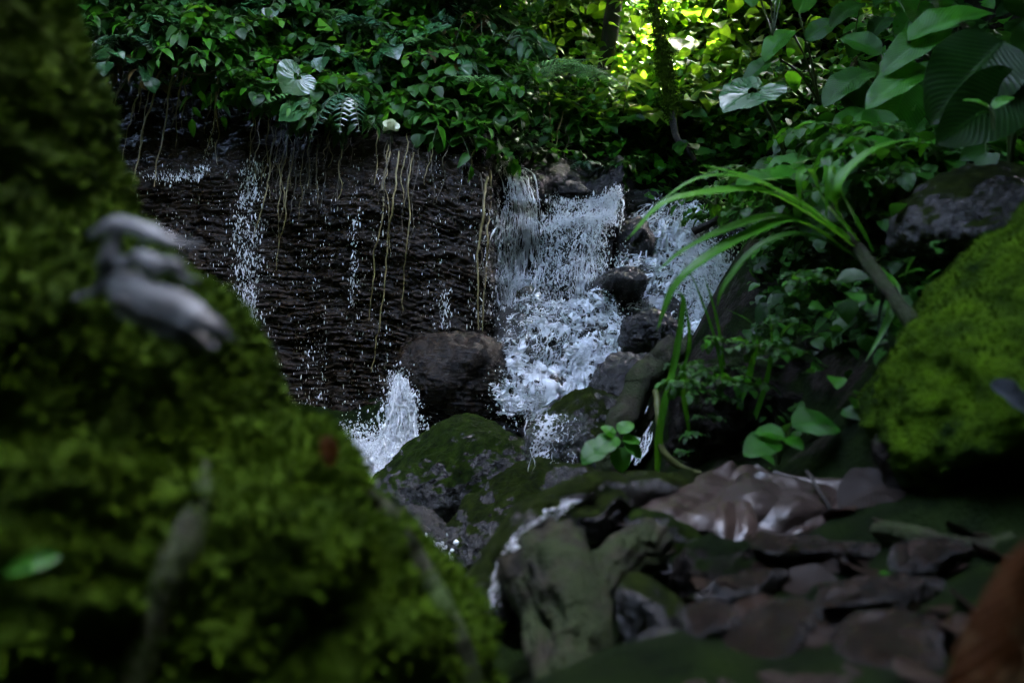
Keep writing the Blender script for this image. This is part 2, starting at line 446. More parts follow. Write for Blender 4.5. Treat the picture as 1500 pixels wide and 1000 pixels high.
# ------------------------------------------------------------------ rock surfaces from rows
def sheet(rows, nu, nv, disp=None, bulge=0.0, back=0.0, wob=0.0, seed=0, wp=0.0):
    """rows of (pxL, pxR, py, d[, dR]) -> surface points; bulge pushes the middle towards the camera"""
    rr = [(r[0], r[1], r[2], r[3], r[4] if len(r) > 4 else r[3]) for r in rows]
    s = spline(rr, nv)
    u = np.linspace(0, 1, nu)
    px = s[:, 0:1] * (1 - u) + s[:, 1:2] * u
    py = np.repeat(s[:, 2:3], nu, 1)
    d = s[:, 3:4] * (1 - u) + s[:, 4:5] * u + back - bulge * np.sin(u * math.pi)[None, :]
    if wp: px, py, d = warp(px, py, d, wp)
    v = np.stack([(px - 750) / FPX * d, d, CAMZ - (py - 500) / FPX * d], -1).reshape(-1, 3)
    U, V = np.meshgrid(u, np.linspace(0, 1, nv))
    return v, np.stack([U.ravel(), V.ravel()], 1)

def warp(px, py, d, k=1.0):
    q = np.stack([px.ravel() / 62, py.ravel() / 48, px.ravel() * 0], 1)
    w1 = fbm(q * [1, .22, 1], 1, 3, 501).reshape(px.shape); w2 = fbm(q, 1, 3, 522).reshape(px.shape); w3 = fbm(q * [1, 1.3, 1], .8, 4, 543).reshape(px.shape)
    return px + 26 * k * w1, py + 24 * k * w2, d + .34 * k * w3
def displace(v, nu, nv, h):
    g = v.reshape(nv, nu, 3)
    n = np.cross(np.gradient(g, axis=1), np.gradient(g, axis=0)).reshape(-1, 3)
    n /= np.linalg.norm(n, axis=1)[:, None] + 1e-12
    if n[:, 1].mean() > 0: n = -n
    return v + n * h[:, None], n

# the layered rock wall on the left
nu, nv = 640, 760
rows = [(-200, 770, 60, 8.6, 8.6), (-200, 765, 110, 8.0, 8.0), (-180, 752, 175, 7.75, 7.3), (-160, 745, 215, 7.35, 6.95), (-140, 742, 250, 7.05, 6.85), (-120, 742, 330, 6.95, 6.7),
        (-100, 745, 420, 6.85, 6.6), (-90, 748, 490, 6.8, 6.55), (-80, 750, 560, 6.7, 6.5), (-60, 750, 640, 6.6, 6.4), (-60, 750, 760, 6.5, 6.3)]
v, uv = sheet(rows, nu, nv)
u_, v_ = uv[:, 0], uv[:, 1]
v[:, 1] -= .55 * np.exp(-((u_ - .86) / .16) ** 2) * sm(.1, .35, v_) * (1 - .3 * v_)      # the bulge beside the falls
v[:, 1] += 1.6 * sm(.965, 1.0, u_)                                   # its edge turns back behind the falls
v[:, 1] += .25 * fbm(v, .9, 3, 3)
v[:, 1] += .0 * u_
w = v[:, 2] + .10 * fbm(v * [1, 1, .4], 1.0, 4, 11) + .10 * np.sin(v[:, 0] * 1.1 + .6) + .16 * sm(-1.4, 0, v[:, 0]) * (v[:, 0] + 1.4)
lay = w / .042 + .55 * fbm(v * [.5, 1, 1], 2.0, 3, 21) + .35 * fbm(v * [1, 1, 2], 8, 3, 26)
fr = lay - np.floor(lay)
amp = .35 + .65 * _h(np.floor(lay), np.floor(v[:, 0] * 5 + 5 * _h(np.floor(lay), lay * 0, lay * 0, 5)), lay * 0, 3)
h = .040 * amp * (1 - fr) ** 1.3 * (.35 + .65 * sm(-.3, .35, fbm(v * [1, 1, 2], 3.5, 3, 77))) + .045 * fbm(v * [1, 1, 3.2], 8, 4, 7) + .05 * fbm(v * [1, 1, 2], 2.4, 4, 8)
v, _ = displace(v, nu, nv, h)
mb = MB(); mb.add(v, grid_q(nu, nv), uv)
tag(mb.build('cliff', M['cliff']), kind='structure')
from mathutils.bvhtree import BVHTree
_bv = BVHTree.FromPolygons(v.tolist(), grid_q(nu, nv).tolist())
def wall_d(px, py, default=6.6):
    """distance of the rock wall behind a spot"""
    r = Vector(P(px, py, 1.0)) - Vector((0, 0, CAMZ))
    hit = _bv.ray_cast(Vector((0, 0, CAMZ)), r.normalized())
    return hit[0].y if hit[0] is not None else default

# stepped bedrock under the falls
def bedrock(rows, nu, nv, seed, amp=.06, mat='rock'):
    v, uv = sheet(rows, nu, nv, wp=1.0)
    h = amp * fbm(v * [1, 1, 1.6], 2.6, 5, seed) + amp * .6 * fbm(v, 7, 4, seed + 3, ridge=True) - amp * .3
    v, _ = displace(v, nu, nv, h)
    mb = MB(); mb.add(v, grid_q(nu, nv), uv)
    return mb
bed = bedrock([(700, 930, 236, 8.6), (715, 930, 250, 7.75), (722, 925, 274, 7.50), (722, 930, 298, 7.42), (720, 925, 318, 7.40), (715, 905, 325, 7.22), (715, 900, 345, 7.16),
               (715, 900, 432, 7.12), (715, 925, 440, 6.85), (712, 950, 458, 6.66), (706, 950, 490, 6.42), (700, 950, 520, 6.22), (690, 930, 550, 6.04),
               (680, 920, 580, 5.9), (660, 900, 625, 5.75), (640, 900, 700, 5.6)], 200, 330, 31, .05)
tag(bed.build('bedrock_under_falls', M['rock']), kind='structure')
bed = bedrock([(900, 1120, 290, 8.8), (900, 1120, 312, 8.15), (890, 1120, 345, 7.85), (890, 1130, 380, 7.6), (880, 1150, 400, 7.3), (885, 1150, 430, 7.05),
               (890, 1140, 470, 6.75), (890, 1130, 520, 6.5), (880, 1120, 600, 6.3)], 120, 150, 47, .08)
tag(bed.build('bedrock_beside_falls', M['rock']), kind='structure')

# ------------------------------------------------------------------ boulders
def ico(sub):
    import bmesh
    bm = bmesh.new(); bmesh.ops.create_icosphere(bm, subdivisions=sub, radius=1)
    v = np.array([x.co[:] for x in bm.verts]); f = np.array([[q.index for q in p.verts] for p in bm.faces])
    bm.free(); return v, f
ICO = {}
def boulder(name, c, rad, mat, label=None, rot=(0, 0, 0), seed=1, sub=6, rough=.08, planes=16, strata=0, tilt_group=None, fine=.02, cat='boulder', hmin=.64, parent=None):
    if sub not in ICO: ICO[sub] = ico(sub)
    d, f = ICO[sub]
    rg = np.random.default_rng(seed)
    pn = rg.normal(size=(planes, 3)); pn /= np.linalg.norm(pn, axis=1)[:, None]
    ph = rg.uniform(hmin, .98, planes)
    dt = np.maximum(d @ pn.T, 1e-3)
    r = 1 / (np.sum((ph[None, :] / dt) ** -22, axis=1) + 1) ** (1 / 22)
    v = d * r[:, None] * np.asarray(rad)
    k = float(np.mean(rad))
    v = v + d * (k * rough * 2 * fbm(v / k, 1.6, 4, seed) + fine * fbm(v, 14, 4, seed + 7) + k * rough * .7 * fbm(v / k, 4.5, 4, seed + 3, ridge=True))[:, None]
    if strata:
        w = v[:, 2] / .035 + fbm(v, 3, 3, seed) * 1.2
        v = v + d * ((w - np.floor(w)) * strata)[:, None]
    m = Matrix.Identity(3)
    from mathutils import Euler
    m = np.array(Euler(rot).to_matrix())
    v = v @ m.T
    me = bpy.data.meshes.new(name)
    me.from_pydata(v.tolist(), [], f.tolist()); me.polygons.foreach_set('use_smooth', np.ones(len(f), bool))
    me.materials.append(M[mat])
    o = bpy.data.objects.new(name, me); COL.objects.link(o)
    if parent: o.parent = parent
    o.location = tuple(float(x) for x in c)
    if label: tag(o, label, cat)
    return o, v + np.asarray(c), f

boulder('boulder', P(672, 560, 6.0), (.50, .42, .40), 'cliff', 'dark layered boulder at the foot of the rock wall, left of the cascade', (0, .1, .2), 4, 6, .05, strata=.02, hmin=.8)
B1 = boulder('boulder', P(662, 708, 4.9), (.60, .45, .34), 'rock_moss', 'large dark mossy boulder with green left flank beside the white splash pool', (0, R(-28), .15), 12, 7, .06, hmin=.72, fine=.022)
B2 = boulder('boulder', P(765, 775, 4.0), (.52, .38, .28), 'rock_moss2', 'long mossy boulder with a pale wet streak, in front of the larger mossy boulder', (0, R(-30), .1), 15, 7, .06, hmin=.72, fine=.02)
boulder('boulder', P(858, 640, 4.5), (.36, .3, .30), 'rock_moss2', 'half mossy boulder with bright water running down its left face', (0, R(-18), 0), 22, 6, .06)
boulder('boulder', P(920, 565, 5.3), (.34, .34, .24), 'rock', 'smooth grey wet boulder below the cascade beside the leaning branch', (0, R(-25), .2), 28, 6, .1)
boulder('rock', P(835, 282, 7.45), (.20, .2, .12), 'rock', 'black rounded rock on the lip of the upper fall with water either side', (0, .1, .2), 119, 6, .1, cat='rock')
boulder('boulder', P(948, 492, 6.0), (.24, .26, .22), 'rock', 'dark rock parting the white water between the two cascades', (0, .2, .3), 31, 6, .1)
boulder('boulder', P(908, 418, 6.7), (.26, .3, .18), 'rock', 'rounded grey rock right of the middle water curtain', (0, .1, .3), 35, 6, .1)
boulder('boulder', P(922, 352, 7.3), (.20, .26, .22), 'rock', 'black angular rock between the upper fall and the right stream', (0, .3, .1), 39, 6, .1)
boulder('boulder', P(770, 452, 6.75), (.12, .15, .22), 'rock_brown', 'brown upright rock at the foot of the left water curtain', (0, .1, 0), 44, 6, .1)
boulder('boulder', P(1165, 365, 7.2), (.42, .4, .26), 'rock', 'black rock on the far side of the right stream', (0, -.15, 0), 46, 6, .1)
boulder('boulder', P(850, 722, 3.4), (.17, .16, .13), 'rock_moss2', 'small round mossy stone above the yellow leaf', (0, .2, 0), 51, 6, .1)
boulder('boulder', P(610, 800, 4.0), (.22, .22, .2), 'rock', 'dark stone in the gap under the large mossy boulder', (0, 0, 0), 53, 6, .1)

for k, (a, b, d, r, lab) in enumerate([(800, 478, 6.42, .10, 'black rock breaking through the top of the cascade'), (872, 490, 6.30, .11, 'dark wet rock in the middle of the cascade'), (760, 520, 6.12, .09, 'dark rock at the left edge of the cascade'),
                                       (832, 515, 6.14, .08, 'low dark rock under the middle of the cascade'), (806, 568, 5.86, .15, 'wide dark rock half under the foam at the cascade foot'), (975, 405, 7.25, .13, 'dark rock under the right stream'), (1010, 350, 7.75, .14, 'dark rock near the head of the right stream'), (985, 462, 6.62, .12, 'dark rock low in the right stream')]):
    boulder('rock', P(a, b, d + .10), (r * 1.2, r, r), 'rock', lab, (0, .2 * k, k), 120 + k, 6, .1, cat='rock')
# right bank rocks
boulder('boulder', P(1065, 615, 2.95), (.21, .28, .27), 'soil', 'low dark bank rock behind the upright grassy plant', (0, .1, .3), 161, 6, .08)
boulder('boulder', P(1290, 610, 2.95), (.50, .42, .52), 'soil', 'black overhanging bank rock beneath the strap-leaved plant', (0, .1, .3), 61, 6, .08)
boulder('boulder', P(1440, 325, 2.75), (.36, .35, .19), 'rock_moss2', 'pale lichen-grey rock above the bright mossy rock', (0, R(-8), 0), 66, 6, .05, cat='boulder')
o, vv, ff = boulder('mossy_boulder', P(1550, 465, 1.95), (.62, .42, .21), 'moss_rock', 'bright green moss-covered boulder at the edge of the clearing', (0, R(-42), .1), 72, 6, .09, hmin=.8, fine=.02)
RM = (o, vv, ff)

def tufts(name, o, v, f, n, ln, mat, seed, cond=None):
    """short moss blades on the faces of a thing"""
    rg = np.random.default_rng(seed)
    a, b, c = v[f[:, 0]], v[f[:, 1]], v[f[:, 2]]
    nr = np.cross(b - a, c - a); ar = np.linalg.norm(nr, axis=1); nr /= ar[:, None] + 1e-12
    ce = (a + b + c) / 3
    keep = cond(ce, nr)
    w = ar * keep; w /= w.sum()
    k = rg.choice(len(f), n, p=w)
    r1, r2 = rg.random(n) ** .5, rg.random(n)
    p = a[k] * (1 - r1)[:, None] + b[k] * (r1 * (1 - r2))[:, None] + c[k] * (r1 * r2)[:, None]
    nn = nr[k]
    dr = nn + rg.normal(size=(n, 3)) * .55; dr /= np.linalg.norm(dr, axis=1)[:, None]
    sd_ = np.cross(dr, rg.normal(size=(n, 3))); sd_ /= np.linalg.norm(sd_, axis=1)[:, None]
    L = ln * rg.uniform(.5, 1.4, n)[:, None]; wd = L * .16
    p = p - nn * ln * .2
    q = np.stack([p - sd_ * wd, p + sd_ * wd, p + dr * L + sd_ * wd * .3, p + dr * L - sd_ * wd * .3], 1).reshape(-1, 3)
    mb = MB(); mb.add(q, np.arange(4 * n).reshape(n, 4), rnd=np.repeat(rg.random(n), 4))
    for i in range(len(mb.V)): mb.V[i] = mb.V[i] - np.array(o.location[:])
    return tag(mb.build(name, M[mat], o, False), kind='stuff')
tufts('moss', RM[0], RM[1], RM[2], 22000, .010, 'moss_tuft', 5, lambda c, n: sm(-.1, .5, n[:, 2]) * (c[:, 1] < 2.4))

# ------------------------------------------------------------------ left foreground: mossy trunk
nz, na = 420, 360
edge = np.array([(-260, 70), (-60, 92), (0, 112), (100, 128), (200, 162), (250, 172), (300, 182), (340, 215), (400, 300), (450, 372), (490, 408), (540, 428), (600, 446), (640, 488), (700, 545),
                 (760, 574), (820, 604), (880, 645), (940, 684), (1000, 716), (1100, 760), (1300, 840)], float)
DT = 1.12
py = np.linspace(-260, 1300, nz)
ex = np.interp(py, edge[:, 0], edge[:, 1]) - np.interp(py, [0, 500, 640, 780], [52, 56, 50, 14])
ks = np.ones(9) / 9; ex = np.convolve(np.pad(ex, 4, mode='edge'), ks, 'valid')
Xr = (ex - 750) / FPX * DT; Zr = CAMZ - (py - 500) / FPX * DT
Rx = np.interp(py, [-260, 100, 500, 800, 1300], [.30, .34, .42, .50, .60])
Ry = np.interp(py, [-260, 100, 500, 800, 1300], [.28, .32, .38, .42, .48])
th = np.linspace(0, 2 * math.pi, na, endpoint=False)
cx_, sy_ = np.cos(th), np.sin(th)
fl = 1 + .0 * cx_
X = (Xr - Rx)[:, None] + Rx[:, None] * np.sign(cx_) * np.abs(cx_) ** .9
Y = DT + .06 + Ry[:, None] * sy_
Z = np.repeat(Zr[:, None], na, 1)
v = np.stack([X, Y, Z], -1).reshape(-1, 3)
g = v.reshape(nz, na, 3)
nrm = np.cross(np.roll(g, -1, 1) - np.roll(g, 1, 1), np.gradient(g, axis=0)).reshape(-1, 3); nrm /= np.linalg.norm(nrm, axis=1)[:, None]
if (nrm[:, 0] * (v[:, 0] - (Xr - Rx).repeat(na))).mean() < 0: nrm = -nrm
q = v * [1, 1, 1.9] + np.array([.5, 0, 0])
low = sm(.95, .5, v[:, 2])
h = .048 * sm(-.35, .45, fbm(q, 5.0, 3, 3)) - .03 + .030 * fbm(q, 13, 4, 7) + (.010 + .04 * low) * fbm(v @ np.array([[.8, 0, -.6], [0, 1, 0], [.6, 0, .8]]) * [3, 1, .7], 3.4, 3, 12, ridge=True)
h *= 1 - .45 * np.clip(nrm[:, 0], 0, 1) * (1 - low)
v = v + nrm * h[:, None]
trunk = empty('mossy_tree_trunk', (Xr[-1] - Rx[-1], DT, Zr[-1]), 'huge out-of-focus tree base thickly covered in green moss, at the very front', 'tree')
org = np.array(trunk.location[:])
mb = MB(); mb.add(v - org, grid_q(na, nz, True))
tr_o = mb.build('trunk', M['moss_trunk'], trunk)
q4 = grid_q(na, nz, True); tri = np.vstack([q4[:, :3], q4[:, [0, 2, 3]]])
class _O: pass
fake = _O(); fake.location = org
def tufts_on(name, parent, orgn, *a, **k):
    o_ = _O(); o_.location = orgn
    global _tp
    return None
a3 = v
sg = np.sign(((np.cross(a3[tri[:, 1]] - a3[tri[:, 0]], a3[tri[:, 2]] - a3[tri[:, 0]])) * nrm[tri[:, 0]]).sum(1).mean())
if sg < 0: tri = tri[:, ::-1]
bpy.context.view_layer.update()
trunk_mesh = (trunk, v, tri)
_t = tufts('moss', trunk, v, tri, 45000, .017, 'moss_tuft', 8, lambda c, n: (sm(-.35, .5, n[:, 2] + .5 * n[:, 0] + .9 * fbm(c, 9, 3, 4))) * (c[:, 1] < DT + .25) * (.25 + .75 * sm(.35, .95, c[:, 2])))
_tb = BVHTree.FromPolygons(v.tolist(), tri.tolist())
# bare roots running down over it
for k, pts in enumerate([[(300, 640, .86), (292, 720, .80), (262, 800, .76), (225, 880, .73), (190, 1010, .70)],
                         [(480, 690, .98), (560, 740, .98), (610, 830, .95), (650, 900, .92), (690, 1010, .9)]]):
    mb = MB(); pp = spline([P(*p) for p in pts], 50); pp = pp + .006 * np.stack([fbm(pp, 12, 3, k), fbm(pp, 12, 3, k + 9), fbm(pp, 12, 3, k + 4)], 1)
    pp = np.array([(lambda h: np.array(h[0]) if h[0] is not None else q_)(_tb.ray_cast(Vector((0, 0, CAMZ)), (Vector(q_) - Vector((0, 0, CAMZ))).normalized())) for q_ in pp])
    pp = np.stack([np.convolve(np.pad(pp[:, i], 4, mode='edge'), np.ones(9) / 9, 'valid') for i in range(3)], 1)
    tube(mb, pp + [0, .006, -.004] - org, [.002, .013, .018, .016, .018], 24, ridge=.4)
    mb.build('root', M['bark_trunk'], trunk)

# ------------------------------------------------------------------ leaves
def leaf_grid(nt=6, ns=2, prof='ovate', fold=.25, curl=.35, wave=0.0, wid=.42):
    """unit leaf along +X, up +Z. returns verts, quads, uv"""
    t = np.linspace(0, 1, nt + 1); s = np.linspace(-1, 1, 2 * ns + 1)
    if prof == 'ovate': w = np.sin(math.pi * np.clip(t, 0, 1) ** .75) ** .8 * (1 - .15 * t)
    elif prof == 'lance': w = np.sin(math.pi * t ** .65) ** .9 * .6
    elif prof == 'strap': w = (np.minimum(1, t * 8 + .25) * (1 - t ** 3.0)) * .22
    elif prof == 'broad': w = np.sin(math.pi * t ** .85) ** .6
    w = np.maximum(w, .012) * wid
    T, Sg = np.meshgrid(t, s, indexing='ij'); Wd = w[:, None] * Sg
    z = fold * np.abs(Wd) - curl * T ** 2 * .6 + wave * np.sin(T * 17 + Sg) * np.abs(Sg) * w[:, None]
    v = np.stack([T * (1 - .12 * curl * T), Wd, z], -1).reshape(-1, 3)
    return v, grid_q(2 * ns + 1, nt + 1), np.stack([T.ravel(), Sg.ravel() * .5 + .5], 1)

def heart(nr=5, na_=28, droop=.35, seed=0, nv=7):
    th = np.linspace(-math.pi, math.pi, na_ + 1)
    a = np.abs(th)
    r = np.interp(a, [0, .12, .35, .8, 1.3, 1.9, 2.5, 2.85, 3.05, math.pi], [1.0, .90, .76, .60, .52, .52, .54, .44, .22, .06])
    rr = np.linspace(.0, 1, nr + 1)[1:]
    Rr = rr[:, None] * r[None, :]
    x = Rr * np.cos(th); y = Rr * np.sin(th)
    z = -droop * (x * x * .5 * np.sign(x) + .0) + .22 * np.abs(y) ** 1.3 - droop * .6 * y * y + .03 * np.sin(th * 9 + seed) * rr[:, None] ** 2
    v = np.stack([x, y, z], -1).reshape(-1, 3)
    uv = np.stack([(np.sqrt(x * x) + a[None, :] * .0 + .1), y * .8 + .5], -1).reshape(-1, 2)
    uv[:, 0] = (a[None, :] / math.pi * 1.0 + 0 * Rr).ravel(); uv[:, 1] = (.5 + .5 * np.sign(th)[None, :] * (Rr * .0 + np.minimum(1, a[None, :] * Rr * 1.5))).ravel()
    return v, grid_q(na_ + 1, nr), uv

def rotm(direction, up, roll=0.0):
    x = np.asarray(direction, float); x = x / np.linalg.norm(x)
    y = np.cross(up, x); y /= np.linalg.norm(y) + 1e-9
    z = np.cross(x, y)
    c, s_ = math.cos(roll), math.sin(roll)
    y, z = y * c + z * s_, z * c - y * s_
    return np.stack([x, y, z], 0)          # rows; v @ m

def batch(mb, tpl, pos, dirs, ups, size, rnd):
    """place a template at many spots at once"""
    tv, tq, tu = tpl
    n = len(pos)
    x = dirs / (np.linalg.norm(dirs, axis=1)[:, None] + 1e-9)
    y = np.cross(ups, x); y /= np.linalg.norm(y, axis=1)[:, None] + 1e-9
    z = np.cross(x, y)
    s_ = np.asarray(size)
    if s_.ndim == 1: s_ = np.stack([s_, s_, s_], 1)
    V = pos[:, None, :] + (tv[None, :, 0:1] * s_[:, None, 0:1]) * x[:, None, :] + (tv[None, :, 1:2] * s_[:, None, 1:2]) * y[:, None, :] + (tv[None, :, 2:3] * s_[:, None, 2:3]) * z[:, None, :]
    Q = (tq[None] + (np.arange(n) * len(tv))[:, None, None]).reshape(-1, 4)
    mb.add(V.reshape(-1, 3), Q, np.tile(tu, (n, 1)), np.repeat(rnd, len(tv)))

L_small = leaf_grid(4, 1, 'ovate', .25, .5)
L_med = leaf_grid(7, 2, 'ovate', .25, .5, .04)
L_lance = leaf_grid(6, 1, 'lance', .3, .6)
L_big = leaf_grid(16, 4, 'broad', .22, .55, .05, .36)

def gen_plant(seed, stems=5, length=.35, leaf=.09, tpl=L_small, per=8, spread=.8, rise=.9, droop=.5, wide=1.0, sides=4):
    rg = np.random.default_rng(seed)
    fol, st = MB(), MB()
    for k in range(stems):
        az = rg.uniform(0, 2 * math.pi); L = length * rg.uniform(.6, 1.25)
        o = np.array([math.cos(az), math.sin(az), 0]); sp = spread * rg.uniform(.4, 1.3)
        t = np.linspace(0, 1, 9)[:, None]
        p = o * t * sp * L + np.array([0, 0, 1]) * (rise * L * t - droop * L * t ** 2.2) + rg.normal(size=3) * .05 * L * t
        p = p + np.array([rg.normal() * .04, rg.normal() * .04, 0]) * length
        tube(st, p, [.004 * (length / .35), .002], sides)
        tt = np.linspace(.25, 1, per)
        pos = np.stack([np.interp(tt, t[:, 0], p[:, i]) for i in range(3)], 1)
        tan = np.gradient(p, axis=0); tan = np.stack([np.interp(tt, t[:, 0], tan[:, i]) for i in range(3)], 1); tan /= np.linalg.norm(tan, axis=1)[:, None]
        side = np.cross(tan, [0, 0, 1]); side /= np.linalg.norm(side, axis=1)[:, None] + 1e-6
        sg = np.where(np.arange(per) % 2, 1, -1)[:, None]
        d = side * sg * .9 + tan * .55 + rg.normal(size=(per, 3)) * .22
        d[-1] = tan[-1]
        d[:, 2] -= .12
        up = np.array([0, 0, 1]) + rg.normal(size=(per, 3)) * .28
        sz = leaf * rg.uniform(.6, 1.25, per) * np.interp(tt, [.25, .6, 1], [.7, 1.1, .85])
        batch(fol, tpl, pos, d, up, np.stack([sz, sz * wide, sz], 1), np.clip(rg.normal(.45, .28, per), 0, 1))
    return fol, st

def gen_fern(seed, fronds=6, length=.5, pin=14, sub=0, droop=.7, up=.7, arc=2 * math.pi, az0=0.0):
    rg = np.random.default_rng(seed); fol, st = MB(), MB()
    tp = leaf_grid(3, 1, 'lance', .1, .3)
    for k in range(fronds):
        az = az0 + (k + rg.uniform(-.3, .3)) / fronds * arc; L = length * rg.uniform(.75, 1.15)
        o = np.array([math.cos(az), math.sin(az), 0]); t = np.linspace(0, 1, 12)[:, None]
        p = o * L * .85 * t + np.array([0, 0, 1.]) * L * (up * t - droop * t ** 2)
        tube(st, p, [.004, .0015], 4)
        tt = np.linspace(.12, .98, pin)
        pos = np.stack([np.interp(tt, t[:, 0], p[:, i]) for i in range(3)], 1)
        tan = np.gradient(p, axis=0); tan = np.stack([np.interp(tt, t[:, 0], tan[:, i]) for i in range(3)], 1); tan /= np.linalg.norm(tan, axis=1)[:, None]
        side = np.cross(tan, [0, 0, 1]); side /= np.linalg.norm(side, axis=1)[:, None] + 1e-6
        nrm_ = np.cross(side, tan)
        pl = L * .30 * np.sin(math.pi * np.clip(tt, 0, 1) ** .6 * .97) + .01
        for s_ in (-1, 1):
            d = side * s_ + tan * .35 - nrm_ * .12 + rg.normal(size=(pin, 3)) * .05
            if not sub:
                batch(fol, tp, pos, d, nrm_, np.stack([pl, pl * .42, pl], 1), np.clip(rg.normal(.5, .25, pin), 0, 1))
            else:
                dn = d / np.linalg.norm(d, axis=1)[:, None]
                for j in range(sub):
                    f_ = (j + .5) / sub
                    pp = pos + dn * (pl * f_)[:, None]
                    for s2 in (-1, 1):
                        d2 = np.cross(nrm_, dn) * s2 + dn * .5
                        l2 = pl * .26 * (1 - f_ * .8)
                        batch(fol, tp, pp, d2, nrm_, np.stack([l2, l2 * .6, l2], 1), np.clip(rg.normal(.5, .2, pin), 0, 1))
                for i in range(pin):
                    tube(st, np.stack([pos[i], pos[i] + dn[i] * pl[i]]), .0012, 3)
    return fol, st

def make_plant(name, gen, mat, stem_mat='stem'):
    fol, st = gen
    r = empty(name, (0, 0, 0))
    fol.build('foliage', M[mat], r); st.build('stem', M[stem_mat], r)
    return r
_used = set()
def place(proto, loc, rz, sc, label, cat, group=None, tilt=(0, 0)):
    if proto.name in _used:
        r = proto.copy(); COL.objects.link(r)
        for k in list(r.keys()):
            if k in ('label', 'category', 'group'): del r[k]
        for ch in list(proto.children):
            c = ch.copy(); COL.objects.link(c); c.parent = r
    else:
        _used.add(proto.name); r = proto
    r.location = tuple(float(x) for x in loc); r.rotation_euler = (tilt[0], tilt[1], rz); r.scale = (sc, sc, sc)
    return tag(r, label, cat, group)

rg = np.random.default_rng(77)
# -- plants over the rock wall's top edge
prA = [make_plant('leafy_plant', gen_plant(s, 7, .42, .125, L_small, 8, .9, .75, .7, 1.0), m) for s, m in ((1, 'leaf_a'), (2, 'leaf_a'), (3, 'leaf_b'), (4, 'leaf_b'), (5, 'leaf_a'))]
prB = [make_plant('leafy_plant', gen_plant(s, 5, .40, .11, L_small, 7, .9, .8, .7, 1.1), 'leaf_lime') for s in (6, 7)]
prF = [make_plant('fern', gen_fern(8, 6, .42, 12, 0, .8, .6), 'fern'), make_plant('fern', gen_fern(9, 5, .5, 14, 0, .9, .5), 'fern_dark')]
prG = [make_plant('large_leaved_plant', gen_plant(31, 4, .4, .21, L_med, 5, .9, .6, .8, 1.2), 'leaf_b'), make_plant('large_leaved_plant', gen_plant(32, 4, .4, .19, L_med, 5, .9, .6, .8, 1.3), 'leaf_heart'), make_plant('withered_plant', gen_plant(33, 4, .4, .15, L_lance, 5, .8, .2, 1.0, .9), 'leaf_dry')]
prL = [make_plant('creeping_plant', gen_plant(s, 8, .46, .16, L_lance, 7, 1.0, .6, .8, .8), m) for s, m in ((11, 'leaf_a'), (12, 'leaf_b'))]
def wall_top(px):    # lower limit of the plants hanging over the wall
    return np.interp(px, [130, 250, 330, 390, 450, 520, 620, 700, 745], [120, 95, 105, 165, 190, 205, 200, 225, 230])
k = 0
spots = []
for i in range(260):
    px = rg.uniform(125, 750); lim = wall_top(px)
    f = rg.random() ** 1.1
    if rg.random() < .25 and px < 380: continue
    py_ = lim - 6 - f * (lim + 50)
    d = 6.55 + (lim - py_) / 200 * 1.0 + rg.uniform(-.2, .25)
    spots.append((px, py_, d))
for px, py_, d in spots:
    pr = (prA + prL)[int(rg.integers(0, 7))]
    if rg.random() < .16: pr = prB[int(rg.integers(0, 2))]
    if rg.random() < .12:
        q = int(rg.choice([0, 0, 1, 2]))
        place(prG[q], P(px, py_, d - .08), rg.uniform(0, 6.28), rg.uniform(.6, 1.0), ('plant with larger leaves', 'withered brown hanging plant')[q == 2] + ' among those over the dark wall', 'plant', ('larger-leaved plants over the rock wall', 'withered plants over the rock wall')[q == 2]); continue
    if rg.random() < .10:
        place(prF[int(rg.integers(0, 2))], P(px, py_, d - .1), rg.uniform(0, 6.28), rg.uniform(.6, 1.1), 'small fern growing among the leafy plants over the dark wall', 'fern', 'ferns among the plants over the rock wall'); continue
    if px < 380 and rg.random() < .7: pr = (prA[2], prA[3], prL[1])[int(rg.integers(0, 3))]
    place(pr, P(px, py_, d), rg.uniform(0, 6.28), rg.uniform(.6, 1.15),
          'small leafy plant in the tangle over the top edge of the dark wall', 'plant', 'leafy plants over the rock wall', (rg.uniform(.0, .6), rg.uniform(-.3, .3)))

def undergrowth(name, pts, tpl, size, mat, seed, updir=(0, -.25, 1), dd=None, wide=1.0):
    rg = np.random.default_rng(seed); n = len(pts)
    d = rg.normal(size=(n, 3)); d[:, 1] -= .5; d[:, 2] = d[:, 2] * .4 - .35
    up = np.array(updir) + rg.normal(size=(n, 3)) * .35
    sz = size * np.exp(rg.normal(0, .35, n))
    mb = MB(); batch(mb, tpl, pts, d, up, np.stack([sz, sz * wide, sz], 1), np.clip(rg.normal(.4, .3, n), 0, 1))
    return tag(mb.build(name, M[mat]), kind='stuff')
def clump(c, n, r, rg):
    k = rg.integers(0, len(c), n)
    return c[k] + rg.normal(size=(n, 3)) * r
# ground cover tangled behind the individual plants on the wall's top
cc = []
for i in range(700):
    px = rg.uniform(110, 770)
    if px < 400 and rg.random() < .6: continue
    lim = wall_top(min(px, 745)) - 14
    py_ = lim - rg.random() * (lim + 80)
    cc.append(P(px, py_, 6.95 + (lim - py_) / 200 * 1.1))
undergrowth('undergrowth', clump(np.array(cc), 15000, [.16, .12, .13], rg), L_small, .085, 'leaf_b', 3)

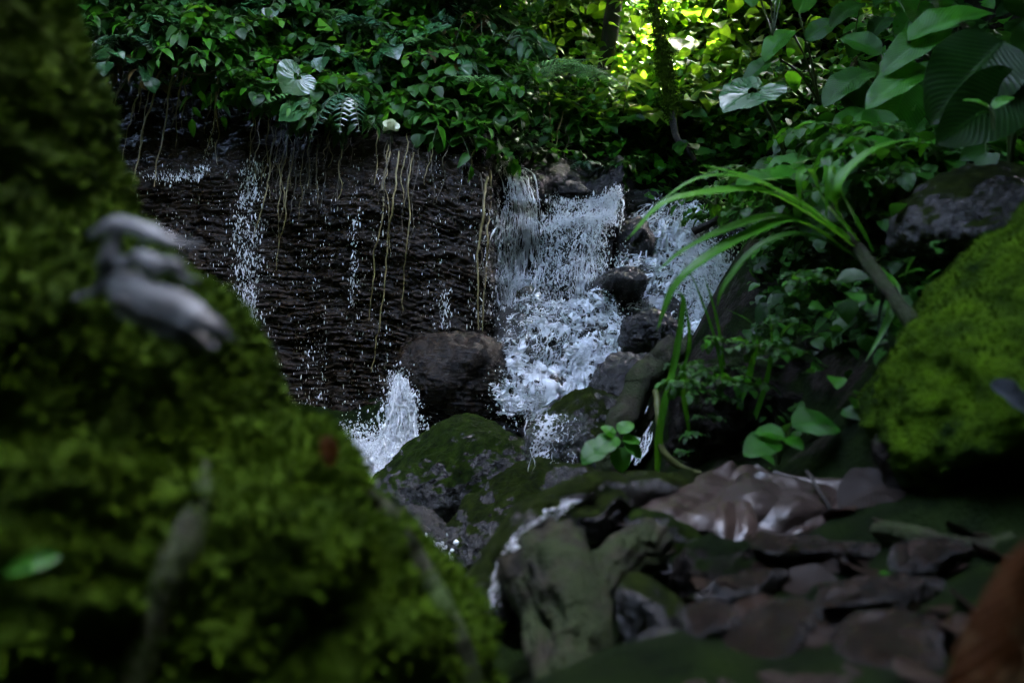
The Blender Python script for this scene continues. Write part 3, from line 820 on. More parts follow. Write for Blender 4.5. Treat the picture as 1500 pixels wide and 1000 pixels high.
# -- background slope: stuff layer plus individual plants
def hill_pts(n, x0, x1, y0, y1, rg, lift=.15, cl=.25, keep=None):
    c = np.stack([rg.uniform(x0, x1, n // 12 + 1), rg.uniform(y0, y1, n // 12 + 1)], 1)
    k = rg.integers(0, len(c), n)
    p = c[k] + rg.normal(size=(n, 2)) * cl
    z = H(p[:, 0], p[:, 1])
    q = np.stack([p[:, 0], p[:, 1], z + np.abs(rg.normal(size=n)) * lift + .05 * 0], 1)
    q = q + 0
    if keep is not None: q = q[keep(q)]
    return q
def pix(q):
    return 750 + q[:, 0] / q[:, 1] * FPX, 500 - (q[:, 2] - CAMZ) / q[:, 1] * FPX
def not_falls(q):
    x, y = pix(q)
    return ~((x > 690) & (x < 1100) & (y > np.where(x > 940, 290, 225)) & (q[:, 1] < 8.6))
undergrowth('undergrowth', hill_pts(30000, -1.5, 6.5, 8.6, 13, rg, .35, .3, not_falls), L_small, .11, 'leaf_a', 5)
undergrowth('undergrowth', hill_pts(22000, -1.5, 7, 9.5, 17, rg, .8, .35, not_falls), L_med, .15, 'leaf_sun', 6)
undergrowth('undergrowth', hill_pts(15000, 1.6, 5.5, 4.5, 9, rg, .25, .25, lambda q: not_falls(q) & (pix(q)[0] > 1060)), L_small, .09, 'leaf_a', 7)
undergrowth('undergrowth', hill_pts(9000, 1.0, 3.6, 2.5, 5, rg, .12, .2, lambda q: not_falls(q) & (pix(q)[0] > 1080)), L_small, .06, 'leaf_b', 8)
undergrowth('undergrowth', hill_pts(12000, -9, -1, 8.4, 13, rg, .3, .3), L_med, .15, 'leaf_b', 9)

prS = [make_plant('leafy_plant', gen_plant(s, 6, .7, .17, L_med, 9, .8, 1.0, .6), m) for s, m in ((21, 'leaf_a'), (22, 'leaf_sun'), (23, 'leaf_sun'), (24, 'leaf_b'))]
for i in range(130):
    px = rg.uniform(760, 1260); d = rg.uniform(8.8, 14.5)
    x = (px - 750) / FPX * d
    z = float(H(x, d)[0])
    q = np.array([[x, d, z]])
    if not not_falls(q)[0]: continue
    far = d > 11  # sunlit look painted in: far shrubs take the brighter leaf colour
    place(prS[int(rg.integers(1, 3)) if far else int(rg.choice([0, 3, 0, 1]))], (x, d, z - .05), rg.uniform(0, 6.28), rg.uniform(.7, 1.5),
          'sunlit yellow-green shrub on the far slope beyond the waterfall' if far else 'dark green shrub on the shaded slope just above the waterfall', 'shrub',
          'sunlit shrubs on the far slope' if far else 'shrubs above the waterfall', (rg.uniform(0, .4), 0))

# -- trees on the slope; their unseen crowns over the ravine are placed to shade it
def crown_mesh(seed, rad=(3.2, 3.2, 1.5), n=11000, clumps=150):
    rg = np.random.default_rng(seed)
    c = rg.normal(size=(clumps, 3)); c /= np.linalg.norm(c, axis=1)[:, None]; c *= (rg.random(clumps) ** .4)[:, None] * np.array(rad)
    p = clump(c, n, .30, rg)
    d = rg.normal(size=(n, 3)); d[:, 2] -= .5
    mb = MB(); sz = .20 * rg.uniform(.6, 1.4, n)
    batch(mb, L_small, p, d, np.array([0, 0, 1]) + rg.normal(size=(n, 3)) * .4, sz, rg.random(n))
    return mb
crowns = [crown_mesh(s).mesh('crown', M['leaf_crown']) for s in (1, 2)]
def tree(base, top, r0, r1, label, mat='bark', cs=1.0, lean=None, ci=0, crown_off=(0, 0, 0), limbs=3, seed=0):
    rg = np.random.default_rng(seed + 900)
    base = np.asarray(base, float); top = np.asarray(top, float)
    t = empty('tree', base, label, 'tree')
    mid = (base + top) / 2 + np.array(lean if lean else (0, 0, 0))
    p = spline([base - [0, 0, .3], base, mid, top], 40) - base
    p = p + .05 * np.stack([fbm(p, .8, 3, seed), fbm(p, .8, 3, seed + 5), p[:, 0] * 0], 1)
    mb = MB(); tube(mb, p, np.linspace(r0, r1, 20) * (1 + .15 * rg.normal(size=20)), 12)
    mb.build('trunk', M[mat], t)
    for k in range(limbs):
        a = rg.uniform(0, 6.28); e = p[-1] + np.array([math.cos(a) * 2.2, math.sin(a) * 2.2, rg.uniform(.2, 1.2)]) * cs
        s0 = p[int(28 + k * 4)]
        mb = MB(); tube(mb, spline([s0, (s0 + e) / 2 + [0, 0, .4], e], 14), [r1 * .8, r1 * .2], 6); mb.build('branch', M[mat], t)
    c = bpy.data.objects.new('crown', crowns[ci]); COL.objects.link(c); c.parent = t
    c.location = tuple(float(x) for x in (p[-1] + np.array(crown_off))); c.scale = (cs, cs, cs); c.rotation_euler = (0, 0, rg.uniform(0, 6))
    return t
tree(P(880, 150, 10.2), (1.3, 8.9, 8.7), .13, .09, 'dark slanting mossy tree trunk rising left of the sunlit gap', 'bark_moss', 1.1, (.15, 0, 0), 0, seed=1)
tree(P(1018, 60, 13.5), (2.6, 12.5, 9.6), .16, .12, 'dark tree trunk in the middle of the sunlit gap', 'bark_dark', .9, None, 1, (-.6, 3.5, .6), seed=2)
tree(P(1078, 40, 12.6), (3.6, 12.3, 9.8), .08, .06, 'pale thin tree trunk right of the sunlit gap', 'bark', .9, None, 0, (3.8, -3.6, .2), seed=3)
tree(P(690, 20, 10.5), (-1.6, 8.6, 8.8), .12, .08, 'slim tree trunk hidden in leaves above the rock wall', 'bark_moss', 1.2, None, 1, seed=4)
tree(P(300, 0, 10.0), (-4.2, 8.0, 8.6), .12, .08, 'shaded tree rising behind the rock wall', 'bark_dark', 1.3, None, 0, seed=5)
tree(P(1330, 20, 7.5), (4.6, 7.2, 7.8), .12, .08, 'tree rising from the right bank behind the broad leaves', 'bark_dark', 1.2, None, 1, seed=6)
tree((-2.8, 11.5, 6.8), (-2.2, 11.2, 10.4), .14, .1, 'tree on the high slope above the rock wall', 'bark_dark', 1.1, None, 1, seed=7)
tree((5.6, 4.0, 3.0), (4.5, 4.2, 7.6), .12, .08, 'unseen tree over the right bank, its wide crown added to block the sun', 'bark_dark', 1.3, None, 0, seed=8)  # out of view, put here to keep sun off the foreground

# unseen forest trees, added to block light; crowns leave one gap above the stream
for k, (x, y, z, cs) in enumerate([(-4.2, -4.2, 4.6, 1.3), (1.5, -4.6, 4.6, 1.4), (5.5, -2.5, 4.6, 1.4), (-6.3, .2, 5.2, 1.3), (4.2, 1.0, 6.2, 1.3), (3.8, 3.2, 7.0, .8), (-.4, -3.4, 5.8, .9), (-7.5, 4.5, 7.0, 1.5), (7.5, 2.0, 7.0, 1.5), (0, -8.5, 8.5, 2.0), (7, -7, 9.0, 2.0), (-7, -6, 8.5, 2.0)]):
    g0 = float(H(x, y)[0])
    lab = ['beside the mossy tree base', 'straight behind the viewer', 'behind the viewer on the bank', 'left of the mossy tree base', 'over the bank', 'over the bank nearer the stream', 'leaning over the viewer', 'left of the rock wall', 'high on the right bank', 'far behind the viewer', 'far behind on the bank', 'far behind on the left slope'][k]
    tree((x * 1.15, y, g0), (x, y, z), .14, .08, 'unseen forest tree added to block light, standing ' + lab, 'bark_dark', cs, None, k % 2, seed=40 + k)

# ------------------------------------------------------------------ broad-leaved plants
def leaf_obj(tpl, base, tip, size_w, mat, parent, up=(0, -.3, 1), roll=0, rnd=.5, name='leaf', zs=1.0):
    base = np.asarray(base, float); tip = np.asarray(tip, float); L = np.linalg.norm(tip - base)
    m = rotm(tip - base, up, roll)
    v, q, uv = tpl
    mb = MB(); mb.add((v * [L, L * size_w, L * zs]) @ m + base - np.array(parent.location[:]), q, uv, rnd)
    o = mb.build(name, M[mat], parent)
    return o
def petiole(parent, a, b, r=.005, sag=.05, mat='stem'):
    a = np.asarray(a, float); b = np.asarray(b, float)
    mb = MB(); tube(mb, spline([a, (a + b) / 2 + [0, 0, sag], b], 12) - np.array(parent.location[:]), [r * 1.3, r], 6)
    return mb.build('petiole', M[mat], parent)

HT = heart(); HT2 = heart(5, 28, .6, 2)
def heart_plant(base, leaves, label, mat='leaf_heart', cat='plant', r=.005, nm='heart_leaf_plant'):
    t = empty(nm, base, label, cat)
    for (c, tip, w, up, rnd) in leaves:
        leaf_obj(HT, c, tip, w, mat, t, up, 0, rnd)
        petiole(t, base, c, r)
    return t
heart_plant(P(455, 215, 6.6), [(P(440, 158, 6.35), P(405, 172, 6.3), 1.9, (-.2, -.9, .8), .9), (P(436, 112, 6.4), P(414, 134, 6.35), 1.9, (.6, -.9, .6), .6)],
            'pair of pale shiny heart-shaped leaves at the lower left edge of the hanging plants')
heart_plant(P(262, 50, 6.9), [(P(272, 12, 6.7), P(247, 30, 6.65), 1.7, (.2, -.8, .6), .6), (P(285, 8, 6.7), P(262, -8, 6.65), 1.6, (0, -.6, .6), .5)],
            'bluish heart-shaped leaves at the top edge above the hanging roots')
heart_plant(P(1170, 290, 4.2), [(P(1106, 132, 3.9), P(1058, 156, 3.85), 1.7, (-.15, -.65, 1), 1.0)],
            'very large glossy pale heart leaf catching the light right of the sunlit gap', r=.008)
heart_plant(P(790, 150, 8.0), [(P(782, 62, 7.6), P(752, 78, 7.5), 2.0, (.3, -.6, .7), .2), (P(740, 24, 7.6), P(765, 38, 7.6), 1.5, (.0, -.5, .8), .4)],
            'large dark curled leaf above the cave behind the falls', 'leaf_b')
heart_plant(P(690, 120, 7.1), [(P(672, 96, 6.9), P(690, 108, 6.85), 1.6, (.0, -.8, .8), .7), (P(620, 78, 6.8), P(640, 88, 6.8), 1.4, (.0, -.5, .9), .8), (P(640, 40, 6.9), P(610, 48, 6.8), 1.5, (.0, -.5, .9), .7)],
            'pale leaves catching blue light among the plants above the rock wall')

def broad_plant(base, leaves, label, mat='leaf_big', w=1.0, nm='broad_leaf_plant', r=.006):
    t = empty(nm, base, label, 'plant')
    for (a, b, ww, up, rnd) in leaves:
        leaf_obj(L_big, a, b, ww * w, mat, t, up, 0, rnd)
        petiole(t, base, a, r)
    return t
# top right mass of large leaves, from the photograph
broad_plant(P(1420, 180, 3.3), [
    (P(1330, 60, 3.0), P(1455, -20, 2.9), .75, (.2, -.8, 1), .9), (P(1390, 40, 3.0), P(1290, 80, 2.95), .7, (-.1, -.9, .8), .6),
    (P(1360, 100, 3.0), P(1268, 130, 2.95), .8, (0, -.8, .9), .8)], 'tall plant with huge glossy bright leaves in the upper corner above the dark hollow')
broad_plant(P(1480, 250, 2.7), [
    (P(1470, 60, 2.5), P(1380, 150, 2.4), 1.1, (0, -.9, .5), .0), (P(1490, 90, 2.5), P(1560, 10, 2.4), 1.1, (0, -.9, .5), .1), (P(1500, 120, 2.45), P(1400, 190, 2.35), .9, (0, -1, .15), .0)],
    'plant with very dark broad leaves leaning in from the edge', 'leaf_b')
broad_plant(P(1330, 260, 3.9), [
    (P(1330, 115, 3.6), P(1310, 195, 3.5), 1.1, (.2, -1, .3), .5), (P(1275, 105, 3.8), P(1205, 128, 3.7), .9, (0, -.6, 1), .3), (P(1290, 80, 3.9), P(1240, 40, 3.9), 1.0, (0, -.9, .5), .6),
    (P(1225, 168, 3.9), P(1200, 222, 3.85), 1.05, (.3, -1, .2), .6), (P(1270, 160, 3.7), P(1222, 190, 3.6), .9, (0, -.6, 1), .5)], 'ribbed broad-leaved plant in the middle of the right bank')
broad_plant(P(1230, 280, 3.6), [
    (P(1190, 232, 3.5), P(1118, 238, 3.4), .9, (0, -.4, 1), .7), (P(1265, 225, 3.4), P(1180, 250, 3.3), .8, (0, -.4, 1), .6), (P(1200, 262, 3.5), P(1125, 275, 3.4), .8, (0, -.4, 1), .4),
    (P(1310, 205, 3.2), P(1200, 240, 3.1), .5, (0, -.5, 1), .9)], 'low plant with long flat bright leaves just above the strap-leaved plant')
broad_plant(P(1200, 150, 5.6), [
    (P(1160, 45, 5.4), P(1115, 72, 5.3), .9, (0, -.5, 1), .9), (P(1180, 60, 5.4), P(1225, 20, 5.3), .9, (0, -.9, .5), .3), (P(1170, 20, 5.5), P(1190, -30, 5.5), .9, (0, -.9, .4), .5), (P(1140, 85, 5.4), P(1085, 105, 5.3), .8, (0, -.5, 1), .3)],
    'broad-leaved plant high on the bank behind the glossy heart leaf')
lr = np.random.default_rng(5)
for i in range(50):
    px = lr.uniform(1110, 1540); py_ = lr.uniform(-20, 300) if px > 1200 else lr.uniform(-20, 260)
    if px < 1240 and 30 < py_ < 225: continue
    d = np.interp(py_, [0, 300], [5.0, 3.4]) + lr.uniform(-.5, .6)
    lv = []
    b = P(px, py_ + 60, d)
    for k in range(int(lr.integers(3, 6))):
        a = P(px + lr.uniform(-40, 40), py_ + lr.uniform(-30, 30), d + lr.uniform(-.15, .15))
        L = lr.uniform(.16, .30); an = lr.uniform(-2.9, 0.6) if lr.random() < .75 else lr.uniform(-3.1, 3.1)
        dr = np.array([math.cos(an) * .9 - .3, -.5, math.sin(an) * .45 - .1]); dr /= np.linalg.norm(dr)
        lv.append((a, a + dr * L, lr.uniform(.8, 1.15), (lr.normal() * .25, -.5, 1), lr.random()))
    broad_plant(b, lv, 'green broad-leaved plant in the dense cover of the right bank', 'leaf_big' if lr.random() < .6 else 'leaf_b', 1.0, r=.004)
    t_ = [o for o in bpy.data.objects if o.name.startswith('broad_leaf_plant')][-1]
for o in [o for o in bpy.data.objects if o.get('label') == 'green broad-leaved plant in the dense cover of the right bank']:
    o['group'] = 'broad-leaved plants covering the right bank'
# small plants on the right bank
for i in range(60):
    px = rg.uniform(1040, 1480); py_ = rg.uniform(200, 400) if px < 1300 else rg.uniform(200, 300)
    d = rg.uniform(3.2, 5.0) if px < 1200 else rg.uniform(2.8, 3.8)
    if px < 1100: py_ = rg.uniform(240, 330); d = rg.uniform(6.6, 7.5)
    place(prA[int(rg.choice([0, 1, 4, 2]))], P(px, py_, d), rg.uniform(0, 6.28), rg.uniform(.4, .75) * (1 if d < 6 else 1.4),
          'small leafy green plant low on the right bank', 'plant', 'small plants on the right bank')

# ferns
fp = make_plant('fern', gen_fern(3, 8, .95, 13, 6, .75, .45, math.pi * 1.2, math.pi * .95), 'fern')
place(fp, P(830, 115, 7.7), 0, 1.0, 'large feathery fern hanging above the waterfall lip', 'fern')
fp2 = make_plant('fern', gen_fern(6, 4, .42, 13, 0, 1.1, .2, math.pi * .6, math.pi * 1.2), 'fern_dark')
place(fp2, P(510, 140, 6.35), 0, 1.0, 'dark bluish drooping fern frond among the plants above the rock wall', 'fern')
place(fp, P(1110, 110, 9.5), 1.0, .8, 'feathery fern on the slope right of the sunlit gap', 'fern')
for k, (a, b, c_, s_) in enumerate([(800, 232, 7.75, .7), (860, 240, 7.75, .6), (905, 245, 7.7, .6), (770, 215, 7.7, .6)]):
    place(prF[k % 2] if k % 2 else prA[k], P(a, b, c_), k, s_, ['leafy plant on the very lip of the upper fall', 'fern drooping over the middle of the fall lip', 'leafy plant at the dry right end of the fall lip', 'fern where the rock wall meets the fall lip'][k], 'plant')
place(fp, P(690, 130, 8.3), -.6, .6, 'shaded fern beside the cave above the falls', 'fern')

# ------------------------------------------------------------------ strap-leaved plant (arching over the right stream)
sb = P(1275, 385, 2.45)
strap = empty('strap_leaf_plant', sb, 'plant with long arching strap leaves reaching over the right stream', 'plant')
def blade(parent, pts, width, mat='leaf_strap', rnd=.6, name='leaf', up=(0, -.5, 1), fold=.25, n=34, jag=0):
    c = spline([P(*p) for p in pts], n)
    t = np.linspace(0, 1, n)
    w = width * np.minimum(1, t * 5 + .35) * (1 - t ** 2.6) + .0004
    if jag: w = w * (1 + jag * vn(np.stack([t * 9, t * 0, t * 0 + pts[0][0]], 1), 3)); c = c + jag * .02 * np.stack([vn(np.stack([t * 6 + i * 7, t * 0, t * 0 + pts[0][1]], 1), 5) for i in range(3)], 1)
    tan = np.gradient(c, axis=0); tan /= np.linalg.norm(tan, axis=1)[:, None]
    side = np.cross(tan, np.array(up, float)); side /= np.linalg.norm(side, axis=1)[:, None]
    nn = np.cross(side, tan)
    s = np.linspace(-1, 1, 5)
    v = c[:, None, :] + side[:, None, :] * (w[:, None] * s)[:, :, None] + nn[:, None, :] * (np.abs(s)[None, :] * w[:, None] * fold)[:, :, None]
    mb = MB(); mb.add(v.reshape(-1, 3) - np.array(parent.location[:]), grid_q(5, n), np.stack([np.repeat(t, 5), np.tile(s * .5 + .5, n)], 1), rnd)
    return mb.build(name, M[mat], parent)
for pts, w_, c_ in [
    ([(1262, 372, 2.45), (1200, 325, 2.4), (1120, 282, 2.35), (1040, 283, 2.3), (970, 300, 2.3), (918, 352, 2.3)], .026, .8),
    ([(1260, 380, 2.45), (1180, 330, 2.4), (1130, 318, 2.35), (1060, 338, 2.3), (1000, 368, 2.3), (962, 398, 2.3)], .020, .4),
    ([(1262, 384, 2.45), (1170, 325, 2.35), (1095, 345, 2.3), (1025, 385, 2.25), (985, 425, 2.25), (962, 485, 2.25)], .020, .3),
    ([(1270, 370, 2.45), (1200, 320, 2.45), (1120, 270, 2.45), (1060, 250, 2.45), (1020, 242, 2.45)], .018, .9),
    ([(1262, 372, 2.45), (1180, 300, 2.4), (1090, 262, 2.35), (1022, 262, 2.35), (960, 300, 2.35)], .014, .7),
    ([(1270, 372, 2.45), (1220, 290, 2.4), (1270, 225, 2.4), (1345, 200, 2.4)], .016, .9),
    ([(1270, 372, 2.5), (1210, 300, 2.5), (1185, 250, 2.45), (1170, 262, 2.4), (1175, 320, 2.4)], .014, .2),
    ([(1280, 370, 2.5), (1240, 300, 2.5), (1216, 245, 2.45), (1212, 262, 2.4), (1210, 322, 2.4)], .013, .3),
    ([(1260, 380, 2.45), (1200, 350, 2.4), (1150, 345, 2.4), (1100, 370, 2.4), (1060, 420, 2.4), (1050, 450, 2.4)], .014, .2),
    ([(1275, 385, 2.45), (1310, 420, 2.4), (1300, 470, 2.35), (1268, 530, 2.3)], .012, .3)]:
    blade(strap, pts, w_ * 1.35, 'leaf_strap', min(1, c_ + .2))
# hanging pale leaves under it
blade(strap, [(1288, 400, 2.35), (1290, 430, 2.3), (1286, 460, 2.3), (1285, 498, 2.3)], .026, 'leaf_grey', .1, up=(1, -.8, .1))
blade(strap, [(1290, 405, 2.35), (1308, 440, 2.3), (1322, 470, 2.3), (1325, 490, 2.3)], .022, 'leaf_grey', .0, up=(1, -.8, .1))
# upright grassy plant on the bank edge
gb = P(1010, 700, 2.75)
gr = empty('grassy_plant', gb, 'upright thin strap-leaved plant on the bank edge behind the leaning branch', 'plant')
for pts, w_, c_ in [
    ([(962, 700, 2.75), (968, 620, 2.7), (990, 520, 2.7), (1000, 440, 2.7), (985, 425, 2.7)], .013, .3),
    ([(1050, 640, 2.8), (1060, 560, 2.8), (1050, 470, 2.75), (1030, 400, 2.75)], .010, .2),
    ([(1010, 640, 2.8), (1000, 560, 2.8), (1010, 500, 2.75), (1002, 430, 2.75)], .010, .4),
    ([(1060, 560, 2.7), (1048, 500, 2.7), (1020, 420, 2.7), (1000, 380, 2.7)], .006, .2),
    ([(1080, 600, 2.7), (1100, 540, 2.7), (1105, 480, 2.65), (1060, 450, 2.6)], .011, .5),
    ([(1085, 650, 2.7), (1110, 600, 2.7), (1130, 520, 2.65), (1125, 440, 2.6)], .010, .1)]:
    blade(gr, pts, w_, 'leaf_strap', c_)

# ------------------------------------------------------------------ branches and vines
def stick(name, pts, rad, mat, label, cat='branch', group=None, sides=8, wob=.01, n=60, seed=0, parent=None):
    c = spline([P(*p) for p in pts], n)
    c = c + wob * np.stack([fbm(c, 9, 3, seed), fbm(c, 9, 3, seed + 4), fbm(c, 9, 3, seed + 8)], 1)
    rr = np.interp(np.linspace(0, 1, n), np.linspace(0, 1, len(rad)), rad) * (1 + .12 * fbm(c, 25, 2, seed + 3))
    mb = MB(); tube(mb, c, rr, sides if max(rad) < .02 else 28, ridge=.3 if max(rad) >= .02 else 0)
    o = mb.build(name, M[mat], parent, origin=None if parent else c[0])
    if label: tag(o, label, cat, group)
    return o
stick('mossy_branch', [(995, 505, 3.0), (960, 535, 3.0), (930, 580, 2.95), (905, 640, 2.9), (885, 705, 2.9)], [.045, .055, .05, .045, .04], 'bark_moss', 'short thick mossy branch leaning down over the wet stones', seed=3, sides=16, wob=.025)
stick('branch', [(1010, 490, 3.05), (985, 540, 3.0), (955, 600, 2.97), (935, 640, 2.95)], [.012, .02, .018, .012], 'bark_moss', 'thin bare stick lying along the mossy branch', seed=9)
stick('vine', [(958, 572, 2.8), (965, 620, 2.75), (968, 655, 2.72), (990, 680, 2.7), (1028, 694, 2.68)], [.010, .011, .012, .012, .009], 'vine', 'pale green vine curving down to the litter', 'vine', seed=5)
stick('vine', [(960, 695, 2.7), (985, 700, 2.66), (1010, 706, 2.62)], [.006, .006, .004], 'vine', 'short thin vine lying flat below the curving vine', 'vine', seed=7)
stick('mossy_branch', [(1240, 345, 2.5), (1275, 390, 2.35), (1312, 440, 2.2), (1350, 500, 2.1), (1400, 590, 2.1)], [.012, .020, .017, .020, .02], 'bark_moss', 'mossy branch running down from the strap-leaved plant to the bright mossy boulder', seed=13, sides=12)
stick('branch', [(985, 165, 8.6), (990, 200, 8.5), (1003, 215, 8.4), (1018, 236, 8.3)], [.03, .035, .03, .02], 'bark_dark', 'dark bent dead branch end below the hanging moss', seed=15)
stick('branch', [(1015, 340, 6.9), (1060, 318, 6.8), (1110, 308, 6.6)], [.03, .025, .02], 'bark_dark', 'fallen dark stick lying across the right stream', seed=16)
stick('branch', [(1180, 690, 2.1), (1240, 780, 1.9)], [.006, .004], 'bark_dark', 'thin twig standing in the litter behind the big wet leaf', seed=17)
stick('mossy_root', [(1280, 775, 1.75), (1340, 788, 1.65), (1400, 810, 1.6), (1480, 800, 1.6), (1560, 780, 1.6)], [.015, .022, .026, .028, .03], 'bark_moss', 'mossy root crossing the litter below the bright mossy boulder', 'root', seed=18, sides=10)
# hanging moss rope in the sunlit gap
mv = empty('moss_covered_vine', P(975, 0, 8.8), 'moss-draped vine hanging bright yellow-green in the sunlit gap', 'vine')
c = spline([P(955, -40, 8.8), P(968, 60, 8.7), (P(975, 110, 8.7)), P(985, 170, 8.6)], 60)
mb = MB(); tube(mb, c - np.array(mv.location[:]), .02, 6); mb.build('stem', M['bark'], mv)
n = 6000; kk = rg.integers(0, 60, n); pp = c[kk] + rg.normal(size=(n, 3)) * (.035 + .04 * np.abs(fbm(c, 3, 2, 4)))[kk][:, None] - np.array(mv.location[:])
dd = rg.normal(size=(n, 3)); dd[:, 2] -= 1.2
mb = MB(); batch(mb, leaf_grid(2, 1, 'lance', .1, .2), pp, dd, rg.normal(size=(n, 3)), rg.uniform(.02, .05, n), rg.random(n)); tag(mb.build('moss', M['moss_tuft'], mv), kind='stuff')

# hanging roots over the wall: (top px,py) -> (bottom px,py)
ROOTS = [((243, 85), (193, 275), .007, 0), ((262, 95), (225, 272), .006, 0), ((333, 90), (300, 225), .006, 0), ((220, 90), (178, 245), .004, 1), ((382, 120), (368, 210), .005, 0),
         ((398, 130), (388, 260), .006, 0), ((405, 205), (372, 360), .007, 0), ((433, 205), (408, 395), .006, 0), ((440, 215), (425, 330), .005, 1), ((425, 205), (410, 322), .005, 0), ((415, 200), (404, 260), .004, 1),
         ((452, 215), (446, 290), .004, 1), ((485, 170), (482, 245), .005, 0), ((506, 200), (495, 310), .005, 0), ((553, 180), (552, 270), .005, 0), ((570, 222), (543, 470), .007, 0), ((572, 205), (556, 300), .005, 1),
         ((586, 220), (548, 545), .007, 0), ((604, 225), (588, 455), .006, 0), ((612, 240), (600, 370), .004, 1), ((598, 225), (590, 350), .004, 1), ((630, 180), (634, 300), .004, 1),
         ((712, 260), (700, 482), .010, 0), ((716, 250), (706, 485), .008, 0), ((708, 255), (702, 480), .005, 1), ((722, 240), (712, 440), .004, 1), ((688, 232), (668, 285), .004, 1),
         ((320, 130), (315, 240), .004, 1), ((210, 60), (160, 180), .006, 1), ((196, 50), (170, 150), .005, 1), ((520, 150), (514, 245), .004, 1), ((470, 190), (455, 285), .004, 1),
         ((804, 150), (810, 235), .010, 0), ((790, 160), (798, 215), .007, 1), ((822, 165), (815, 245), .006, 0), ((775, 170), (772, 235), .005, 1), ((832, 180), (828, 240), .006, 1)]
_r = np.random.default_rng(8)
for i in range(44):
    x = _r.uniform(180, 738) if i > 14 else _r.uniform(395, 470); y = float(wall_top(x)) - _r.uniform(-12, 25)
    ROOTS.append(((x, y), (x - _r.uniform(-3, 26), y + _r.uniform(30, 130) * (1.5 if _r.random() < .25 else 1)), _r.uniform(.003, .0055), int(_r.random() < .5)))
for k, ((x0, y0), (x1, y1), r_, dk) in enumerate(ROOTS):
    d0 = 6.45 if x0 < 560 else 6.2
    if x0 < 380: dk = 0; r_ *= 1.25
    if x0 < 380: d0 = 6.75
    if x0 > 760: d0 = 7.9
    nn = 5
    pts = []
    rr = np.random.default_rng(300 + k)
    for i in range(nn + 1):
        f = i / nn
        xx, yy = x0 + (x1 - x0) * (f ** .8) + rr.normal() * 2.0, y0 + (y1 - y0) * f
        dd_ = wall_d(xx, yy, d0) - (.13 if x0 < 380 else .06) + rr.normal() * .01 if x0 < 760 else d0
        if pts and x0 < 760: dd_ = min(dd_, pts[-1][2] + .06)
        if y0 < 150 and f < .3 and x0 < 760: dd_ = min(dd_, 6.75)
        pts.append((xx, yy, dd_))
    stick('hanging_root', pts, [r_ * 1.1, r_ * .9, r_ * .5], 'root_dark' if dk else 'root',
          'thin pale root hanging straight down the dark rock wall' if x0 < 760 else 'thin root hanging in the dark cave behind the falls', 'root',
          'thin roots hanging down the rock wall' if x0 < 760 else 'roots hanging in the cave behind the falls', 5, .02, 40, k)
stick('vine', [(235, 85, 6.6), (290, 110, 6.6), (350, 92, 6.6), (420, 88, 6.7)], [.008, .008, .007, .006], 'root_dark', 'thin vine sagging sideways under the hanging plants', 'vine', seed=40)

# pale bud
bud = empty('flower', P(572, 192, 6.3), 'single pale round flower bud at the lower edge of the hanging plants', 'flower')
for k in range(5):
    a = k * 1.257
    leaf_obj(L_med, P(572, 190, 6.3), P(572 + 9 * math.cos(a), 176 + 5 * math.sin(a), 6.3 - .03 * math.sin(a)), 1.6, 'petal', bud, (math.cos(a), -1, .3), 0, .5, 'petal')
petiole(bud, P(575, 212, 6.4), P(572, 188, 6.3), .003)

# ------------------------------------------------------------------ water
def water(name, rows, nu, nv, mat, dens=lambda u, v: u * 0 + .5, amp=.03, seed=0, bulge=0.0, sc=6, kind='structure', wp=0.0):
    v, uv = sheet(rows, nu, nv, bulge=bulge, wp=wp)
    h = amp * fbm(v * [1.4, 1, .7], sc, 4, seed) + amp * .5 * fbm(v, sc * 3.5, 3, seed + 5, ridge=True)
    v, _ = displace(v, nu, nv, h)
    dn = {'cascade': .55, 'fall': .28, 'fall_thin': .3, 'stream': .3}[mat]
    e_n = .07 * fbm(v, 5, 3, seed + 60)
    uvd = np.minimum(uv[:, 0], 1 - uv[:, 0]) + e_n
    ed = np.clip(9 * uvd, -1.2, 1) *0 + np.clip(9 * uvd, -1.2, 1); ed = ed * 1.0
    ed0 = np.minimum(1, 8 * np.minimum(uv[:, 0], 1 - uv[:, 0])) * np.minimum(1, 10 * np.minimum(uv[:, 1], 1 - uv[:, 1]) + .25)
    mb = MB(); mb.add(v, grid_q(nu, nv), uv, np.clip(dens(uv[:, 0], uv[:, 1]) + dn * fbm(v * [1, 1, .55 if mat != 'cascade' else .8], 5.5, 4, seed + 70) - .55 * (1 - ed) - .3 * (1 - ed0), -1, 1))
    return tag(mb.build(name, M[mat]), kind=kind)
W1 = [(728, 752, 236, 7.45), (736, 775, 258, 7.25), (742, 790, 300, 7.1), (738, 800, 350, 7.0), (735, 802, 400, 6.95), (732, 798, 440, 6.85), (735, 792, 482, 6.7)]
W2 = [(800, 905, 278, 7.50), (794, 918, 288, 7.30), (795, 926, 304, 7.26), (798, 920, 330, 7.22)]
W3 = [(795, 892, 320, 7.15), (790, 890, 330, 7.02), (788, 886, 380, 7.0), (786, 882, 442, 6.97)]
W4 = [(786, 885, 438, 6.75), (770, 915, 452, 6.58), (758, 928, 480, 6.34), (742, 935, 508, 6.15), (724, 915, 538, 5.98), (720, 880, 568, 5.84), (722, 815, 604, 5.70)]
W5 = [(950, 1045, 305, 8.0), (930, 1050, 330, 7.75), (918, 1055, 362, 7.45), (915, 1085, 390, 7.2), (918, 1108, 415, 6.95), (935, 1100, 445, 6.75), (960, 1066, 478, 6.55), (985, 1050, 520, 6.3)]
W6 = [(692, 750, 300, 6.95), (696, 765, 380, 6.85), (705, 770, 440, 6.8), (712, 770, 486, 6.65)]
water('waterfall', W1, 60, 200, 'fall', lambda u, v: .40 - .9 * np.abs(u - .55) + .1, .03, 1, wp=1)
